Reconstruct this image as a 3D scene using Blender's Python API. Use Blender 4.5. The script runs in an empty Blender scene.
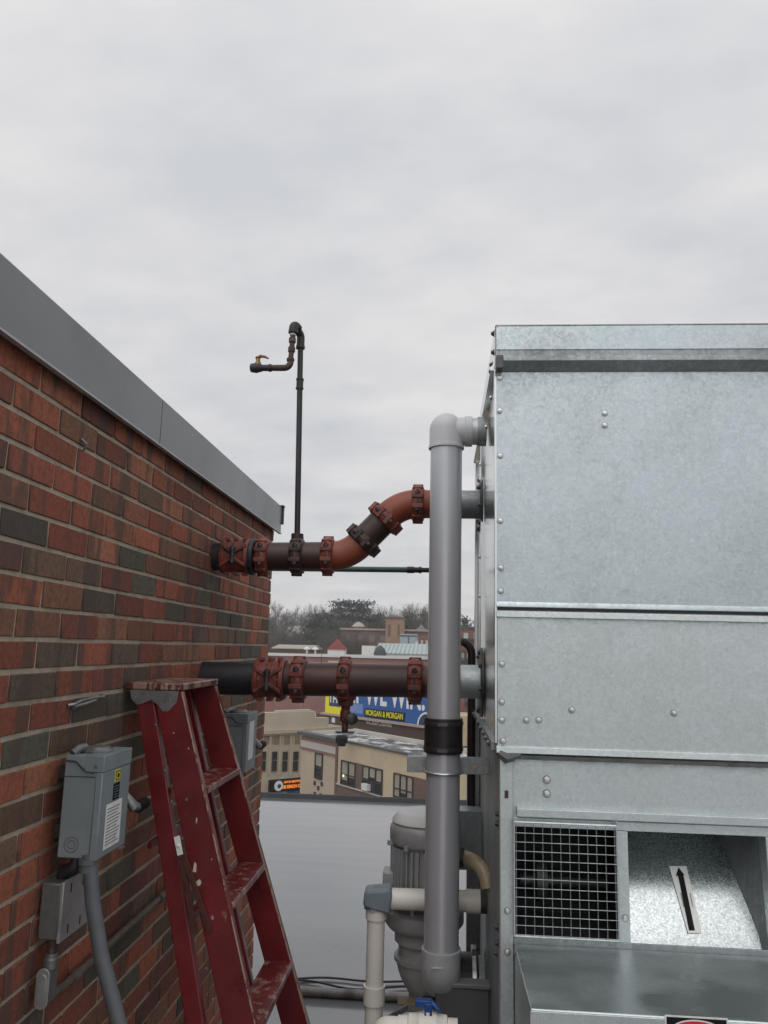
import bpy, bmesh, math, random
from mathutils import Vector, Matrix, Euler
R = math.radians
random.seed(7)
scene = bpy.context.scene
COL = scene.collection
EYE = 1.85                      # eye height above the flat roof (roof deck is z = 0)

# ------------------------------------------------------------------ camera
cam_d = bpy.data.cameras.new('camera'); cam = bpy.data.objects.new('camera', cam_d); COL.objects.link(cam)
cam_d.sensor_fit = 'VERTICAL'; cam_d.sensor_height = 36; cam_d.lens = 36*769/1024
cam_d.clip_start = 0.05; cam_d.clip_end = 6000
CR = Matrix.Rotation(R(4.3), 3, 'Z') @ Matrix.Rotation(R(100), 3, 'X') @ Matrix.Rotation(R(1.4), 3, 'Z')
cam.matrix_world = Matrix.Translation((0, 0, EYE)) @ CR.to_4x4()
scene.camera = cam

def ray(px, py): return CR @ Vector(((px-384)/769, -(py-512)/769, -1))
def at(px, py, Y):              # measured pixel -> point at a chosen distance
    d = ray(px, py); d *= Y/d.y; return Vector((d.x, d.y, d.z+EYE))

# ------------------------------------------------------------------ mesh builder
def basis(d):
    d = Vector(d).normalized()
    a = Vector((0, 0, 1)) if abs(d.z) < .95 else Vector((1, 0, 0))
    u = d.cross(a).normalized(); v = u.cross(d).normalized()
    return d, u, v

class MB:
    def __init__(s): s.bm = bmesh.new(); s.mi = 0
    def face(s, vs, mi=None):
        try:
            f = s.bm.faces.new(vs); f.material_index = s.mi if mi is None else mi; return f
        except ValueError: return None
    def box(s, a, b, M=None):
        x0, y0, z0 = a; x1, y1, z1 = b
        P = [(x0,y0,z0),(x1,y0,z0),(x1,y1,z0),(x0,y1,z0),(x0,y0,z1),(x1,y0,z1),(x1,y1,z1),(x0,y1,z1)]
        vs = [s.bm.verts.new(M @ Vector(p) if M else p) for p in P]
        for q in ((0,3,2,1),(4,5,6,7),(0,1,5,4),(1,2,6,5),(2,3,7,6),(3,0,4,7)): s.face([vs[i] for i in q])
        return s
    def hexa(s, P):             # eight corners, same order as box
        vs = [s.bm.verts.new(p) for p in P]
        for q in ((0,3,2,1),(4,5,6,7),(0,1,5,4),(1,2,6,5),(2,3,7,6),(3,0,4,7)): s.face([vs[i] for i in q])
        return s
    def beam(s, p0, p1, w, t, side):  # rectangular bar: w along side, t across
        p0, p1 = Vector(p0), Vector(p1); d = (p1-p0).normalized()
        u = Vector(side); u = (u-d*u.dot(d)).normalized(); v = d.cross(u)
        P = []
        for p in (p0, p1):
            for a, b in ((-1,-1),(1,-1),(1,1),(-1,1)): P.append(p+u*a*w/2+v*b*t/2)
        return s.hexa(P)
    def sweep(s, pts, r, seg=24, cap=True, smooth=True):
        pts = [Vector(p) for p in pts]; n = len(pts)
        rs = r if isinstance(r, (list, tuple)) else [r]*n
        rings = []; u = None
        for i, p in enumerate(pts):
            if i == 0: d = pts[1]-pts[0]
            elif i == n-1: d = pts[-1]-pts[-2]
            else:
                d = (pts[i+1]-p).normalized()+(p-pts[i-1]).normalized()
                if d.length < 1e-6: d = pts[i+1]-p
            if d.length < 1e-9: d = Vector((0,0,1))
            d.normalize()
            if u is None: _, u, _ = basis(d)
            u = (u-d*u.dot(d)).normalized(); v = d.cross(u)
            rings.append([s.bm.verts.new(p+(u*math.cos(a)+v*math.sin(a))*rs[i]) for a in [2*math.pi*k/seg for k in range(seg)]])
        for i in range(n-1):
            for k in range(seg):
                f = s.face([rings[i][k], rings[i][(k+1)%seg], rings[i+1][(k+1)%seg], rings[i+1][k]])
                if f: f.smooth = smooth
        if cap:
            s.face(list(reversed(rings[0]))); s.face(rings[-1])
        return s
    def lathe(s, p, axis, prof, seg=24, smooth=True, cap=True):   # prof = (distance along axis, radius)
        d, u, v = basis(axis); p = Vector(p); rings = []
        for t, r in prof:
            rings.append([s.bm.verts.new(p+d*t+(u*math.cos(a)+v*math.sin(a))*r) for a in [2*math.pi*k/seg for k in range(seg)]])
        for i in range(len(rings)-1):
            sm = smooth and not (abs(prof[i][1]-prof[i+1][1]) > 1e-6 and abs(prof[i][0]-prof[i+1][0]) < 1e-6)
            for k in range(seg):
                f = s.face([rings[i][k], rings[i][(k+1)%seg], rings[i+1][(k+1)%seg], rings[i+1][k]])
                if f: f.smooth = sm
        if cap: s.face(list(reversed(rings[0]))); s.face(rings[-1])
        return s
    def cyl(s, p0, p1, r, seg=20, smooth=True): 
        p0, p1 = Vector(p0), Vector(p1)
        return s.lathe(p0, p1-p0, [(0, r), ((p1-p0).length, r)], seg, smooth)
    def prism(s, pts, vec):
        a = [s.bm.verts.new(p) for p in pts]; b = [s.bm.verts.new(Vector(p)+Vector(vec)) for p in pts]
        n = len(a); s.face(list(reversed(a))); s.face(b)
        for i in range(n): s.face([a[i], a[(i+1)%n], b[(i+1)%n], b[i]])
        return s
    def quad(s, *P): s.face([s.bm.verts.new(p) for p in P]); return s
    def build(s, name, mats, parent=None, loc=None, bevel=0, seg=2, sharp=40):
        bm = s.bm
        bmesh.ops.recalc_face_normals(bm, faces=bm.faces[:])
        org = Vector(loc) if loc is not None else (Vector(parent['_o']) if parent is not None and '_o' in parent else Vector())
        for v in bm.verts: v.co -= org
        me = bpy.data.meshes.new(name); bm.to_mesh(me); bm.free()
        for m in (mats if isinstance(mats, (list, tuple)) else [mats]): me.materials.append(m)
        try: me.set_sharp_from_angle(angle=R(sharp))
        except Exception: pass
        o = bpy.data.objects.new(name, me); COL.objects.link(o)
        if parent is not None: o.parent = parent
        else: o.location = org
        ORG[o.name] = org
        o['_o'] = list(org)
        if bevel:
            b = o.modifiers.new('bevel', 'BEVEL'); b.width = bevel; b.segments = seg; b.limit_method = 'ANGLE'; b.angle_limit = R(35)
            b.harden_normals = False
        return o
ORG = {}
def tag(o, label=None, cat=None, group=None, kind=None):
    if label: o['label'] = label
    if cat: o['category'] = cat
    if group: o['group'] = group
    if kind: o['kind'] = kind
    return o
def thing(name, label, cat, loc, group=None):
    o = bpy.data.objects.new(name, None); COL.objects.link(o); o.location = loc; o['_o'] = list(loc); o.empty_display_size = .1
    return tag(o, label, cat, group)
def arc(c, a, b, r, n=12):      # quarter-ish bend: centre c, from direction a to direction b (unit vectors)
    c, a, b = Vector(c), Vector(a).normalized(), Vector(b).normalized()
    th = a.angle(b); w = (b-a*a.dot(b)).normalized()
    return [c+(a*math.cos(th*i/n)+w*math.sin(th*i/n))*r for i in range(n+1)]
def fillet(pts, r, n=10):
    pts = [Vector(p) for p in pts]; out = [pts[0]]
    for i in range(1, len(pts)-1):
        p = pts[i]; a = (pts[i-1]-p).normalized(); b = (pts[i+1]-p).normalized()
        th = a.angle(b)
        if th > 3.1: out.append(p); continue
        rr = r[i-1] if isinstance(r, (list, tuple)) else r
        t = rr/math.tan(th/2); c = p+(a+b).normalized()*(rr/math.sin(th/2))
        out += arc(c, p+a*t-c, p+b*t-c, rr, n)
    out.append(pts[-1]); return out
def text_mesh(txt, size, depth=.001, offset=0, align='CENTER', sx=1):
    cu = bpy.data.curves.new('lettering', 'FONT'); cu.body = txt; cu.size = size; cu.extrude = depth; cu.offset = offset
    cu.align_x = align; cu.align_y = 'CENTER'
    o = bpy.data.objects.new('lettering', cu); COL.objects.link(o)
    dg = bpy.context.evaluated_depsgraph_get(); me = bpy.data.meshes.new_from_object(o.evaluated_get(dg))
    bpy.data.objects.remove(o); bpy.data.curves.remove(cu)
    for v in me.vertices: v.co.x *= sx
    return me
def text(name, txt, size, m, parent, org, right, up, offset=0, depth=.001, align='CENTER', sx=1):
    me = text_mesh(txt, size, depth, offset, align, sx); me.materials.append(m)
    r, u = Vector(right).normalized(), Vector(up).normalized(); n = r.cross(u)
    po = Vector(parent['_o'])
    for v in me.vertices: v.co = r*v.co.x+u*v.co.y+n*v.co.z+Vector(org)-po
    me.name = name
    o = bpy.data.objects.new(name, me); COL.objects.link(o); o.parent = parent; o['_o'] = list(po); return o

# ------------------------------------------------------------------ materials
def new_mat(name):
    m = bpy.data.materials.new(name); m.use_nodes = True; nt = m.node_tree
    return m, nt, nt.nodes['Principled BSDF']
def N(nt, t, **k):
    n = nt.nodes.new(t)
    for a, b in k.items():
        if a in n.inputs.keys(): n.inputs[a].default_value = b
        else: setattr(n, a, b)
    return n
def noise(nt, vec, scale, detail=4, rough=.55):
    n = N(nt, 'ShaderNodeTexNoise'); n.inputs['Scale'].default_value = scale; n.inputs['Detail'].default_value = detail
    n.inputs['Roughness'].default_value = rough; nt.links.new(vec, n.inputs['Vector']); return n.outputs['Fac']
def ramp(nt, fac, stops, interp='LINEAR'):
    r = nt.nodes.new('ShaderNodeValToRGB'); r.color_ramp.interpolation = interp
    e = r.color_ramp.elements
    while len(e) < len(stops): e.new(.5)
    for i, (p, c) in enumerate(stops):
        e[i].position = p; e[i].color = (c, c, c, 1) if not isinstance(c, (tuple, list)) else (*c[:3], 1)
    nt.links.new(fac, r.inputs['Fac']); return r.outputs['Color']
def mix(nt, fac, a, b, mode='MIX'):
    m = nt.nodes.new('ShaderNodeMix'); m.data_type = 'RGBA'; m.blend_type = mode
    for s, v in ((m.inputs[0], fac), (m.inputs[6], a), (m.inputs[7], b)):
        if isinstance(v, (int, float)): s.default_value = v
        elif isinstance(v, (tuple, list)): s.default_value = (*v[:3], 1)
        else: nt.links.new(v, s)
    return m.outputs[2]
def coords(nt, scale=(1, 1, 1), kind='Object'):
    t = nt.nodes.new('ShaderNodeTexCoord'); mp = nt.nodes.new('ShaderNodeMapping'); mp.inputs['Scale'].default_value = scale
    nt.links.new(t.outputs[kind], mp.inputs['Vector']); return mp.outputs['Vector']
def bump(nt, bs, h, strength=.3, dist=.002):
    b = nt.nodes.new('ShaderNodeBump'); b.inputs['Strength'].default_value = strength; b.inputs['Distance'].default_value = dist
    nt.links.new(h, b.inputs['Height']); nt.links.new(b.outputs['Normal'], bs.inputs['Normal']); return b
def mat(name, c1, c2=None, rough=.6, metal=0, ns=20, bs_=200, bst=.25, bd=.001, c3=None, s3=6, t3=(.55, .68), rvar=.12, stretch=(1, 1, 1), spec=.5):
    """mottled paint / stone / metal: c1..c2 by fine noise, patches of c3 by coarse noise"""
    m, nt, b = new_mat(name); v = coords(nt, stretch)
    c2 = c2 or tuple(x*.75 for x in c1)
    n1 = noise(nt, v, ns, 6, .6)
    col = mix(nt, ramp(nt, n1, [(.3, 0), (.7, 1)]), c1, c2)
    if c3:
        n3 = noise(nt, v, s3, 8, .65); col = mix(nt, ramp(nt, n3, [(t3[0], 0), (t3[1], 1)]), col, c3)
    nt.links.new(col, b.inputs['Base Color'])
    rr = nt.nodes.new('ShaderNodeMapRange'); rr.inputs['To Min'].default_value = max(.02, rough-rvar); rr.inputs['To Max'].default_value = min(1, rough+rvar)
    nt.links.new(noise(nt, v, ns*.6, 5), rr.inputs['Value']); nt.links.new(rr.outputs[0], b.inputs['Roughness'])
    b.inputs['Metallic'].default_value = metal; b.inputs['Specular IOR Level'].default_value = spec
    if bst: bump(nt, b, noise(nt, v, bs_, 4), bst, bd)
    return m
def galv(name, lo=(.48, .545, .565), hi=(.555, .62, .645), rough=.40, metal=.9, scale=120, stain=.28, stretch=(1, 1, 1), dirt=(.36, .385, .38), speck=.14):
    m, nt, b = new_mat(name); v = coords(nt, stretch)
    wv = nt.nodes.new('ShaderNodeVectorMath'); wv.operation = 'ADD'
    nz = N(nt, 'ShaderNodeTexNoise'); nz.inputs['Scale'].default_value = scale*.7; nt.links.new(v, nz.inputs['Vector'])
    sc = nt.nodes.new('ShaderNodeVectorMath'); sc.operation = 'SCALE'; sc.inputs['Scale'].default_value = .02
    nt.links.new(nz.outputs['Color'], sc.inputs[0]); nt.links.new(v, wv.inputs[0]); nt.links.new(sc.outputs[0], wv.inputs[1])
    vo = N(nt, 'ShaderNodeTexVoronoi'); vo.inputs['Scale'].default_value = scale; nt.links.new(wv.outputs[0], vo.inputs['Vector'])
    sep = nt.nodes.new('ShaderNodeSeparateColor'); nt.links.new(vo.outputs['Color'], sep.inputs[0])
    big = noise(nt, v, 3.2, 8, .62); fine = noise(nt, v, 320, 3, .7)
    col = mix(nt, sep.outputs[0], lo, hi)
    spk = noise(nt, v, 150, 5, .75)
    col = mix(nt, ramp(nt, fine, [(.35, 0), (.65, .35)]), col, tuple(x*.8 for x in lo))
    col = mix(nt, ramp(nt, spk, [(.52, 0), (.66, .28)]), col, tuple(min(.95, x*1.28) for x in hi))
    col = mix(nt, ramp(nt, noise(nt, v, 34, 7, .7), [(.62, 0), (.74, speck)]), col, tuple(x*.62 for x in lo))
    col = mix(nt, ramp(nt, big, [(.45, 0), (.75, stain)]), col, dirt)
    streak = noise(nt, coords(nt, (9, 9, .8)), 4, 6, .6)
    col = mix(nt, ramp(nt, streak, [(.55, 0), (.8, .35)]), col, (.62, .65, .65))
    nt.links.new(col, b.inputs['Base Color'])
    r1 = nt.nodes.new('ShaderNodeMapRange'); r1.inputs['To Min'].default_value = rough-.09; r1.inputs['To Max'].default_value = rough+.14
    nt.links.new(sep.outputs[1], r1.inputs['Value']); 
    r2 = nt.nodes.new('ShaderNodeMath'); r2.operation = 'ADD'; nt.links.new(r1.outputs[0], r2.inputs[0])
    nt.links.new(ramp(nt, big, [(.4, 0), (.8, .18)]), r2.inputs[1]); nt.links.new(r2.outputs[0], b.inputs['Roughness'])
    b.inputs['Metallic'].default_value = metal
    bump(nt, b, noise(nt, v, 5, 3), .22, .012)
    return m

M = {}
M['galv'] = galv('galvanised sheet')
M['galv_mid'] = galv('galvanised sheet weathered', lo=(.54, .59, .595), hi=(.62, .67, .67), rough=.44, metal=.85, stain=.22, dirt=(.48, .49, .47))
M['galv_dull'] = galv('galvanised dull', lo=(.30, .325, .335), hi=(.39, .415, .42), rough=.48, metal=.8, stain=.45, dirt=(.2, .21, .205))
def wet_sheet():
    m, nt, b = new_mat('wet galvanised'); v = coords(nt)
    pud = ramp(nt, noise(nt, coords(nt, (1, 1.6, 1)), 3.1, 3, .5), [(.43, 0), (.56, 1)])      # water lying in patches
    vo = N(nt, 'ShaderNodeTexVoronoi'); vo.inputs['Scale'].default_value = 110; nt.links.new(v, vo.inputs['Vector'])
    sep = nt.nodes.new('ShaderNodeSeparateColor'); nt.links.new(vo.outputs['Color'], sep.inputs[0])
    col = mix(nt, sep.outputs[0], (.46, .52, .525), (.53, .59, .595)); col = mix(nt, pud, col, (.45, .505, .505))
    col = mix(nt, ramp(nt, noise(nt, v, 45, 5, .7), [(.66, 0), (.72, .35)]), col, (.7, .72, .7))
    nt.links.new(col, b.inputs['Base Color']); b.inputs['Metallic'].default_value = .8
    nt.links.new(mix(nt, pud, (.40, .40, .40), (.24, .24, .24)), b.inputs['Roughness'])
    bump(nt, b, noise(nt, v, 6, 3), .12, .01); return m
M['galv_wet'] = wet_sheet()
M['galv_side'] = mat('smooth galvanised side', (.70, .71, .70), (.64, .65, .645), .20, 1.0, ns=3, bs_=2.2, bst=.10, bd=.01, rvar=.05)
def spangle_bright():
    m, nt, b = new_mat('bright new galvanised'); v = coords(nt)
    vo = N(nt, 'ShaderNodeTexVoronoi'); vo.inputs['Scale'].default_value = 300; nt.links.new(v, vo.inputs['Vector'])
    sep = nt.nodes.new('ShaderNodeSeparateColor'); nt.links.new(vo.outputs['Color'], sep.inputs[0])
    nt.links.new(mix(nt, sep.outputs[0], (.36, .39, .395), (.60, .635, .635)), b.inputs['Base Color'])
    nt.links.new(ramp(nt, sep.outputs[1], [(0, .2), (1, .36)]), b.inputs['Roughness']); b.inputs['Metallic'].default_value = 1
    bump(nt, b, sep.outputs[2], .10, .0006); return m
M['galv_bright'] = spangle_bright()
M['bolt'] = mat('bolt steel', (.72, .74, .74), (.5, .51, .51), .34, .9, ns=80, bst=.1)
M['steel_dark'] = mat('dark steel', (.10, .10, .10), (.05, .05, .05), .5, .7, ns=40)
M['black'] = mat('black rubber', (.012, .012, .013), (.02, .02, .02), .42, 0, ns=30, bst=.1)
M['black_void'] = mat('shade black interior', (.012, .012, .012), (.02, .02, .02), .8, 0, ns=10)  # near-black colour paints in the shade inside the grille bay
M['pvc_grey'] = mat('grey pvc pipe', (.50, .515, .54), (.46, .475, .495), .34, .38, ns=4, bs_=60, bst=.05, c3=(.54, .54, .53), s3=9, t3=(.6, .85))
M['pvc_grey_light'] = mat('light grey pvc fitting', (.52, .53, .545), (.48, .49, .50), .38, 0, ns=4, bs_=60, bst=.06)
M['pvc_white'] = mat('white pvc', (.84, .815, .75), (.76, .73, .66), .34, 0, ns=5, bst=.04, c3=(.40, .36, .28), s3=12, t3=(.62, .8))
M['red_iron'] = mat('red primed iron', (.24, .056, .034), (.13, .031, .023), .52, 0, ns=25, bs_=120, bst=.45, bd=.002, c3=(.055, .022, .02), s3=16, t3=(.46, .66))
M['red_orange'] = mat('orange painted fitting', (.27, .062, .026), (.19, .042, .022), .5, 0, ns=18, bs_=90, bst=.3, bd=.0015, c3=(.10, .03, .02), s3=10, t3=(.58, .75))
M['maroon_iron'] = mat('dark brown iron pipe', (.047, .022, .019), (.030, .018, .017), .45, .1, ns=16, bs_=150, bst=.3, c3=(.085, .03, .022), s3=7, t3=(.5, .75), stretch=(.4, 1, 1))
M['blue_black'] = mat('bare dark pipe', (.018, .021, .027), (.03, .03, .035), .42, .2, ns=16, bs_=120, bst=.2, c3=(.04, .035, .03), s3=12)
M['coupling_dark'] = mat('dark brown coupling', (.055, .028, .024), (.03, .02, .02), .5, .1, ns=25, bst=.3, c3=(.12, .04, .03), s3=16, t3=(.55, .7))
M['black_iron'] = mat('black iron pipe', (.022, .021, .022), (.035, .03, .03), .45, .3, ns=50, bst=.25, c3=(.05, .03, .024), s3=14, t3=(.6, .75))
M['rust_iron'] = mat('rusty fitting', (.075, .038, .028), (.04, .028, .024), .6, .2, ns=60, bst=.3, c3=(.12, .10, .085), s3=30)
M['green_pipe'] = mat('green weathered copper pipe', (.07, .12, .10), (.05, .085, .075), .55, .2, ns=30, bst=.2)
M['brass'] = mat('dull brass', (.30, .19, .08), (.16, .11, .06), .45, .8, ns=60, bst=.2)
M['teflon'] = mat('white thread tape', (.62, .62, .6), (.5, .5, .5), .6, ns=60)
M['ladder_red'] = mat('worn red ladder paint', (.155, .013, .017), (.105, .010, .014), .36, 0, ns=9, bs_=90, bst=.22, bd=.0012, c3=(.20, .045, .04), s3=22, t3=(.62, .70), rvar=.16)
def chipped(name, base, chip, density=.66, sc=26):
    m, nt, b = new_mat(name); v = coords(nt)
    v2 = coords(nt, (1, 1, .35))
    col = mix(nt, ramp(nt, noise(nt, v, 9, 6), [(.3, 0), (.7, 1)]), base, tuple(x*.62 for x in base))
    col = mix(nt, ramp(nt, noise(nt, v2, sc, 9, .72), [(density, 0), (density+.035, 1)]), col, chip)
    col = mix(nt, ramp(nt, noise(nt, v, 160, 4, .7), [(.74, 0), (.76, 1)]), col, (.55, .5, .48))
    streak_v = coords(nt, (3, 3, .6)); col = mix(nt, ramp(nt, noise(nt, streak_v, 6, 6, .6), [(.5, 0), (.8, .5)]), col, (.06, .012, .012))  # dark dirt streaks from noise drawn out vertically
    nt.links.new(col, b.inputs['Base Color'])
    nt.links.new(ramp(nt, noise(nt, v, 14, 6), [(.3, .24), (.7, .5)]), b.inputs['Roughness'])
    bump(nt, b, noise(nt, v2, sc, 8, .7), .35, .002); return m
M['ladder_red'] = chipped('worn red ladder paint', (.158, .012, .016), (.30, .17, .13), .645, 22)
M['ladder_tread'] = chipped('scuffed red tread', (.15, .016, .018), (.26, .15, .12), .53, 30)
M['ladder_cap'] = chipped('scuffed ladder cap', (.13, .03, .025), (.32, .22, .17), .48, 30)
M['zinc'] = mat('zinc plate', (.33, .34, .34), (.22, .22, .22), .45, .8, ns=60, c3=(.16, .12, .10), s3=20)
M['rust_brown'] = mat('rusty spreader', (.11, .035, .025), (.06, .02, .016), .6, .3, ns=60, bst=.3)
M['cream_chip'] = mat('cream paint chip', (.6, .55, .45), (.5, .45, .36), .6)
M['box_grey'] = mat('grey enamel steel', (.225, .265, .28), (.195, .23, .24), .42, .1, ns=12, bs_=250, bst=.06, c3=(.25, .28, .285), s3=5)
M['box_grey2'] = mat('pale grey steel cover', (.42, .43, .44), (.33, .335, .345), .4, .5, ns=16, bst=.1, c3=(.14, .135, .13), s3=9, t3=(.55, .8))
M['cast_grey'] = mat('cast aluminium', (.20, .205, .205), (.15, .15, .15), .45, .5, ns=60, bst=.2)
M['cast_light'] = mat('pale cast cover', (.38, .39, .39), (.3, .3, .3), .42, .5, ns=60, bst=.15)
M['flex_grey'] = mat('grey flexible conduit', (.115, .125, .135), (.095, .1, .11), .5, 0, ns=20, bst=.1)
M['dark_detail'] = mat('dark groove', (.03, .032, .033), (.02, .02, .02), .7)
M['yellow'] = mat('yellow ink', (.72, .62, .05), (.68, .58, .05), .5)
M['ink'] = mat('black ink', (.008, .008, .009), (.012, .012, .012), .7, spec=.15)
M['paper'] = mat('white label', (.78, .78, .76), (.68, .68, .66), .55, ns=25, bst=.05, c3=(.38, .37, .34), s3=20, t3=(.6, .75))
M['label_print'] = mat('grey print', (.2, .2, .2), (.16, .16, .16), .6)
M['red_ink'] = mat('red ink', (.60, .02, .035), (.52, .02, .03), .45)
M['coping'] = mat('grey painted coping', (.20, .205, .212), (.175, .18, .187), .38, .25, ns=2.5, bs_=8, bst=.15, bd=.003, c3=(.16, .163, .168), s3=3, t3=(.5, .75))
M['coping_edge'] = mat('coping drip edge', (.42, .43, .44), (.36, .37, .38), .4, .4)
M['tape_blue'] = mat('grey blue tape wrap', (.22, .265, .30), (.16, .20, .23), .55, 0, ns=18, bs_=30, bst=.6, bd=.004)
M['pump_grey'] = mat('pump casing paint', (.38, .385, .387), (.30, .305, .307), .45, .1, ns=20, bs_=90, bst=.2)
M['pump_light'] = mat('pump canopy', (.74, .745, .74), (.66, .66, .655), .5, 0, ns=20)
M['blue_plastic'] = mat('blue plastic', (.010, .07, .26), (.01, .055, .24), .35)
M['hose_tan'] = mat('yellowed hose', (.36, .30, .19), (.28, .22, .13), .4, 0, ns=20, bst=.1, c3=(.2, .15, .09), s3=12)
M['enclosure'] = mat('grey plastic enclosure', (.085, .09, .093), (.075, .078, .08), .45, 0, ns=10, bst=.05)

# brickwork with per-brick colours (corner attribute)
def brick_mat():
    m, nt, b = new_mat('wall brick'); v = coords(nt)
    a = nt.nodes.new('ShaderNodeAttribute'); a.attribute_name = 'brick'
    vs = coords(nt, (1, 26, 1.6)); st = noise(nt, vs, 4, 6, .65)       # vertical wire-cut striations
    col = mix(nt, ramp(nt, st, [(.34, 0), (.8, .42)]), a.outputs['Color'], (.062, .048, .04))
    n = noise(nt, v, 60, 6, .7); col = mix(nt, ramp(nt, n, [(.34, .5), (.58, 0)]), col, (.05, .030, .025))
    col = mix(nt, ramp(nt, noise(nt, v, 95, 4, .7), [(.58, 0), (.72, .5)]), col, (.36, .15, .09))
    band = noise(nt, coords(nt, (1, 1, .15)), 11, 4, .5); col = mix(nt, ramp(nt, band, [(.52, 0), (.58, .7)]), col, (.080, .060, .050))
    lime = noise(nt, v, 15, 8, .7); col = mix(nt, ramp(nt, lime, [(.66, 0), (.8, .6)]), col, (.25, .2, .17))
    nt.links.new(col, b.inputs['Base Color']); b.inputs['Roughness'].default_value = .82; b.inputs['Specular IOR Level'].default_value = .3
    h = mix(nt, .5, n, st); bump(nt, b, h, .9, .004); return m
M['brick'] = brick_mat()
M['mortar'] = mat('mortar', (.45, .385, .30), (.34, .285, .215), .9, 0, ns=40, bs_=250, bst=.6, bd=.002, c3=(.17, .15, .125), s3=9, t3=(.5, .8))

def far_brick(name, c1, c2, mort, scale=4.3):
    m, nt, b = new_mat(name); v = coords(nt)
    sx = nt.nodes.new('ShaderNodeSeparateXYZ'); nt.links.new(v, sx.inputs[0])
    ad = nt.nodes.new('ShaderNodeMath'); ad.operation = 'ADD'; nt.links.new(sx.outputs[0], ad.inputs[0]); nt.links.new(sx.outputs[1], ad.inputs[1])
    cb = nt.nodes.new('ShaderNodeCombineXYZ'); nt.links.new(ad.outputs[0], cb.inputs[0]); nt.links.new(sx.outputs[2], cb.inputs[1])
    br = nt.nodes.new('ShaderNodeTexBrick'); br.inputs['Color1'].default_value = (*c1, 1); br.inputs['Color2'].default_value = (*c2, 1)
    br.inputs['Mortar'].default_value = (*mort, 1); br.inputs['Scale'].default_value = scale; br.inputs['Mortar Size'].default_value = .015
    nt.links.new(cb.outputs[0], br.inputs['Vector'])
    col = mix(nt, ramp(nt, noise(nt, v, .6, 6), [(.35, 0), (.7, .5)]), br.outputs['Color'], tuple(x*.7 for x in c2))
    nt.links.new(col, b.inputs['Base Color']); b.inputs['Roughness'].default_value = .9; return m
M['far_pink'] = far_brick('far pinkish brick', (.30, .145, .125), (.25, .12, .105), (.28, .2, .18))
M['far_red'] = far_brick('far red brick', (.23, .085, .06), (.18, .07, .055), (.26, .2, .17))
M['far_tan'] = far_brick('far tan brick', (.36, .21, .13), (.29, .17, .11), (.34, .27, .2))
M['far_brown'] = far_brick('far brown brick', (.17, .10, .08), (.14, .085, .07), (.2, .15, .13))
M['stone_tan'] = mat('tan limestone', (.47, .395, .30), (.41, .34, .26), .85, 0, ns=.8, bs_=6, bst=.2, bd=.02, c3=(.34, .28, .215), s3=.9, t3=(.55, .75))
M['stone_cream'] = mat('cream stucco', (.54, .44, .30), (.48, .39, .27), .85, 0, ns=.7, bs_=6, bst=.15, bd=.02, c3=(.40, .33, .24), s3=.8, t3=(.55, .8))
M['stone_pale'] = mat('pale stone band', (.47, .45, .42), (.42, .40, .37), .8, 0, ns=1)
M['white_trim'] = mat('white trim', (.66, .66, .65), (.58, .58, .57), .7, 0, ns=1)
M['cornice'] = mat('grey green metal cornice', (.085, .095, .095), (.065, .07, .07), .6, 0, ns=2)
M['glass_dark'] = mat('dark window glass', (.022, .026, .03), (.03, .034, .036), .12, 0, ns=2, bst=0)
M['blind'] = mat('window blind', (.34, .32, .26), (.27, .25, .2), .8, 0, ns=1.5)
M['frame_dark'] = mat('dark window frame', (.05, .04, .035), (.04, .033, .03), .6)
M['lamp_warm'] = None
m_, nt_, b_ = new_mat('lit lamp seen inside'); b_.inputs['Emission Color'].default_value = (1, .8, .4, 1); b_.inputs['Emission Strength'].default_value = 1.2; M['lamp_warm'] = m_
m_, nt_, b_ = new_mat('lit orange lettering'); b_.inputs['Base Color'].default_value = (.8, .2, .02, 1); b_.inputs['Emission Color'].default_value = (1, .25, .03, 1); b_.inputs['Emission Strength'].default_value = .55; M['neon'] = m_
M['bb_blue'] = mat('billboard blue', (.018, .10, .34), (.015, .085, .30), .5, 0, ns=.5, bst=0)
M['bb_yellow'] = mat('billboard yellow', (.72, .66, .02), (.68, .62, .02), .5, bst=0)
M['bb_navy'] = mat('billboard navy', (.02, .04, .10), (.02, .04, .09), .5, bst=0)
M['bb_lilac'] = mat('billboard pale blue', (.16, .25, .50), (.14, .22, .46), .5, bst=0)
M['bb_white'] = mat('billboard white', (.72, .74, .76), (.70, .72, .74), .5, bst=0)
M['bb_brown'] = mat('billboard brown apron', (.085, .055, .038), (.07, .045, .032), .7)
M['bb_pink'] = mat('billboard sill', (.42, .31, .26), (.36, .27, .23), .7)
M['metal_roof'] = mat('pale green standing seam', (.40, .47, .46), (.34, .41, .40), .5, .1, ns=.6)
M['roof_beige'] = mat('beige roof', (.36, .33, .28), (.31, .28, .24), .8, ns=.8)
M['roof_red'] = mat('red shingle roof', (.20, .035, .035), (.15, .03, .03), .8, ns=2)
M['hvac_blue'] = mat('blue grey unit', (.30, .36, .39), (.26, .31, .34), .6, .1, ns=1)
M['street'] = mat('asphalt street', (.055, .055, .056), (.045, .045, .046), .85, ns=3)
M['hill'] = mat('winter grass and scrub', (.085, .08, .055), (.06, .058, .042), .95, ns=.05, c3=(.10, .085, .065), s3=.02)
M['bark'] = mat('bare grey bark', (.105, .095, .085), (.075, .068, .06), .95, ns=1, bst=0)
M['bark_brown'] = mat('bare brown bark', (.12, .095, .08), (.085, .068, .055), .95, ns=1, bst=0)
M['needle'] = mat('dark needles', (.032, .042, .03), (.02, .028, .02), .9, ns=.6, bst=0)
M['needle2'] = mat('green needles', (.035, .055, .032), (.024, .036, .022), .9, ns=.6, bst=0)

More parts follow.
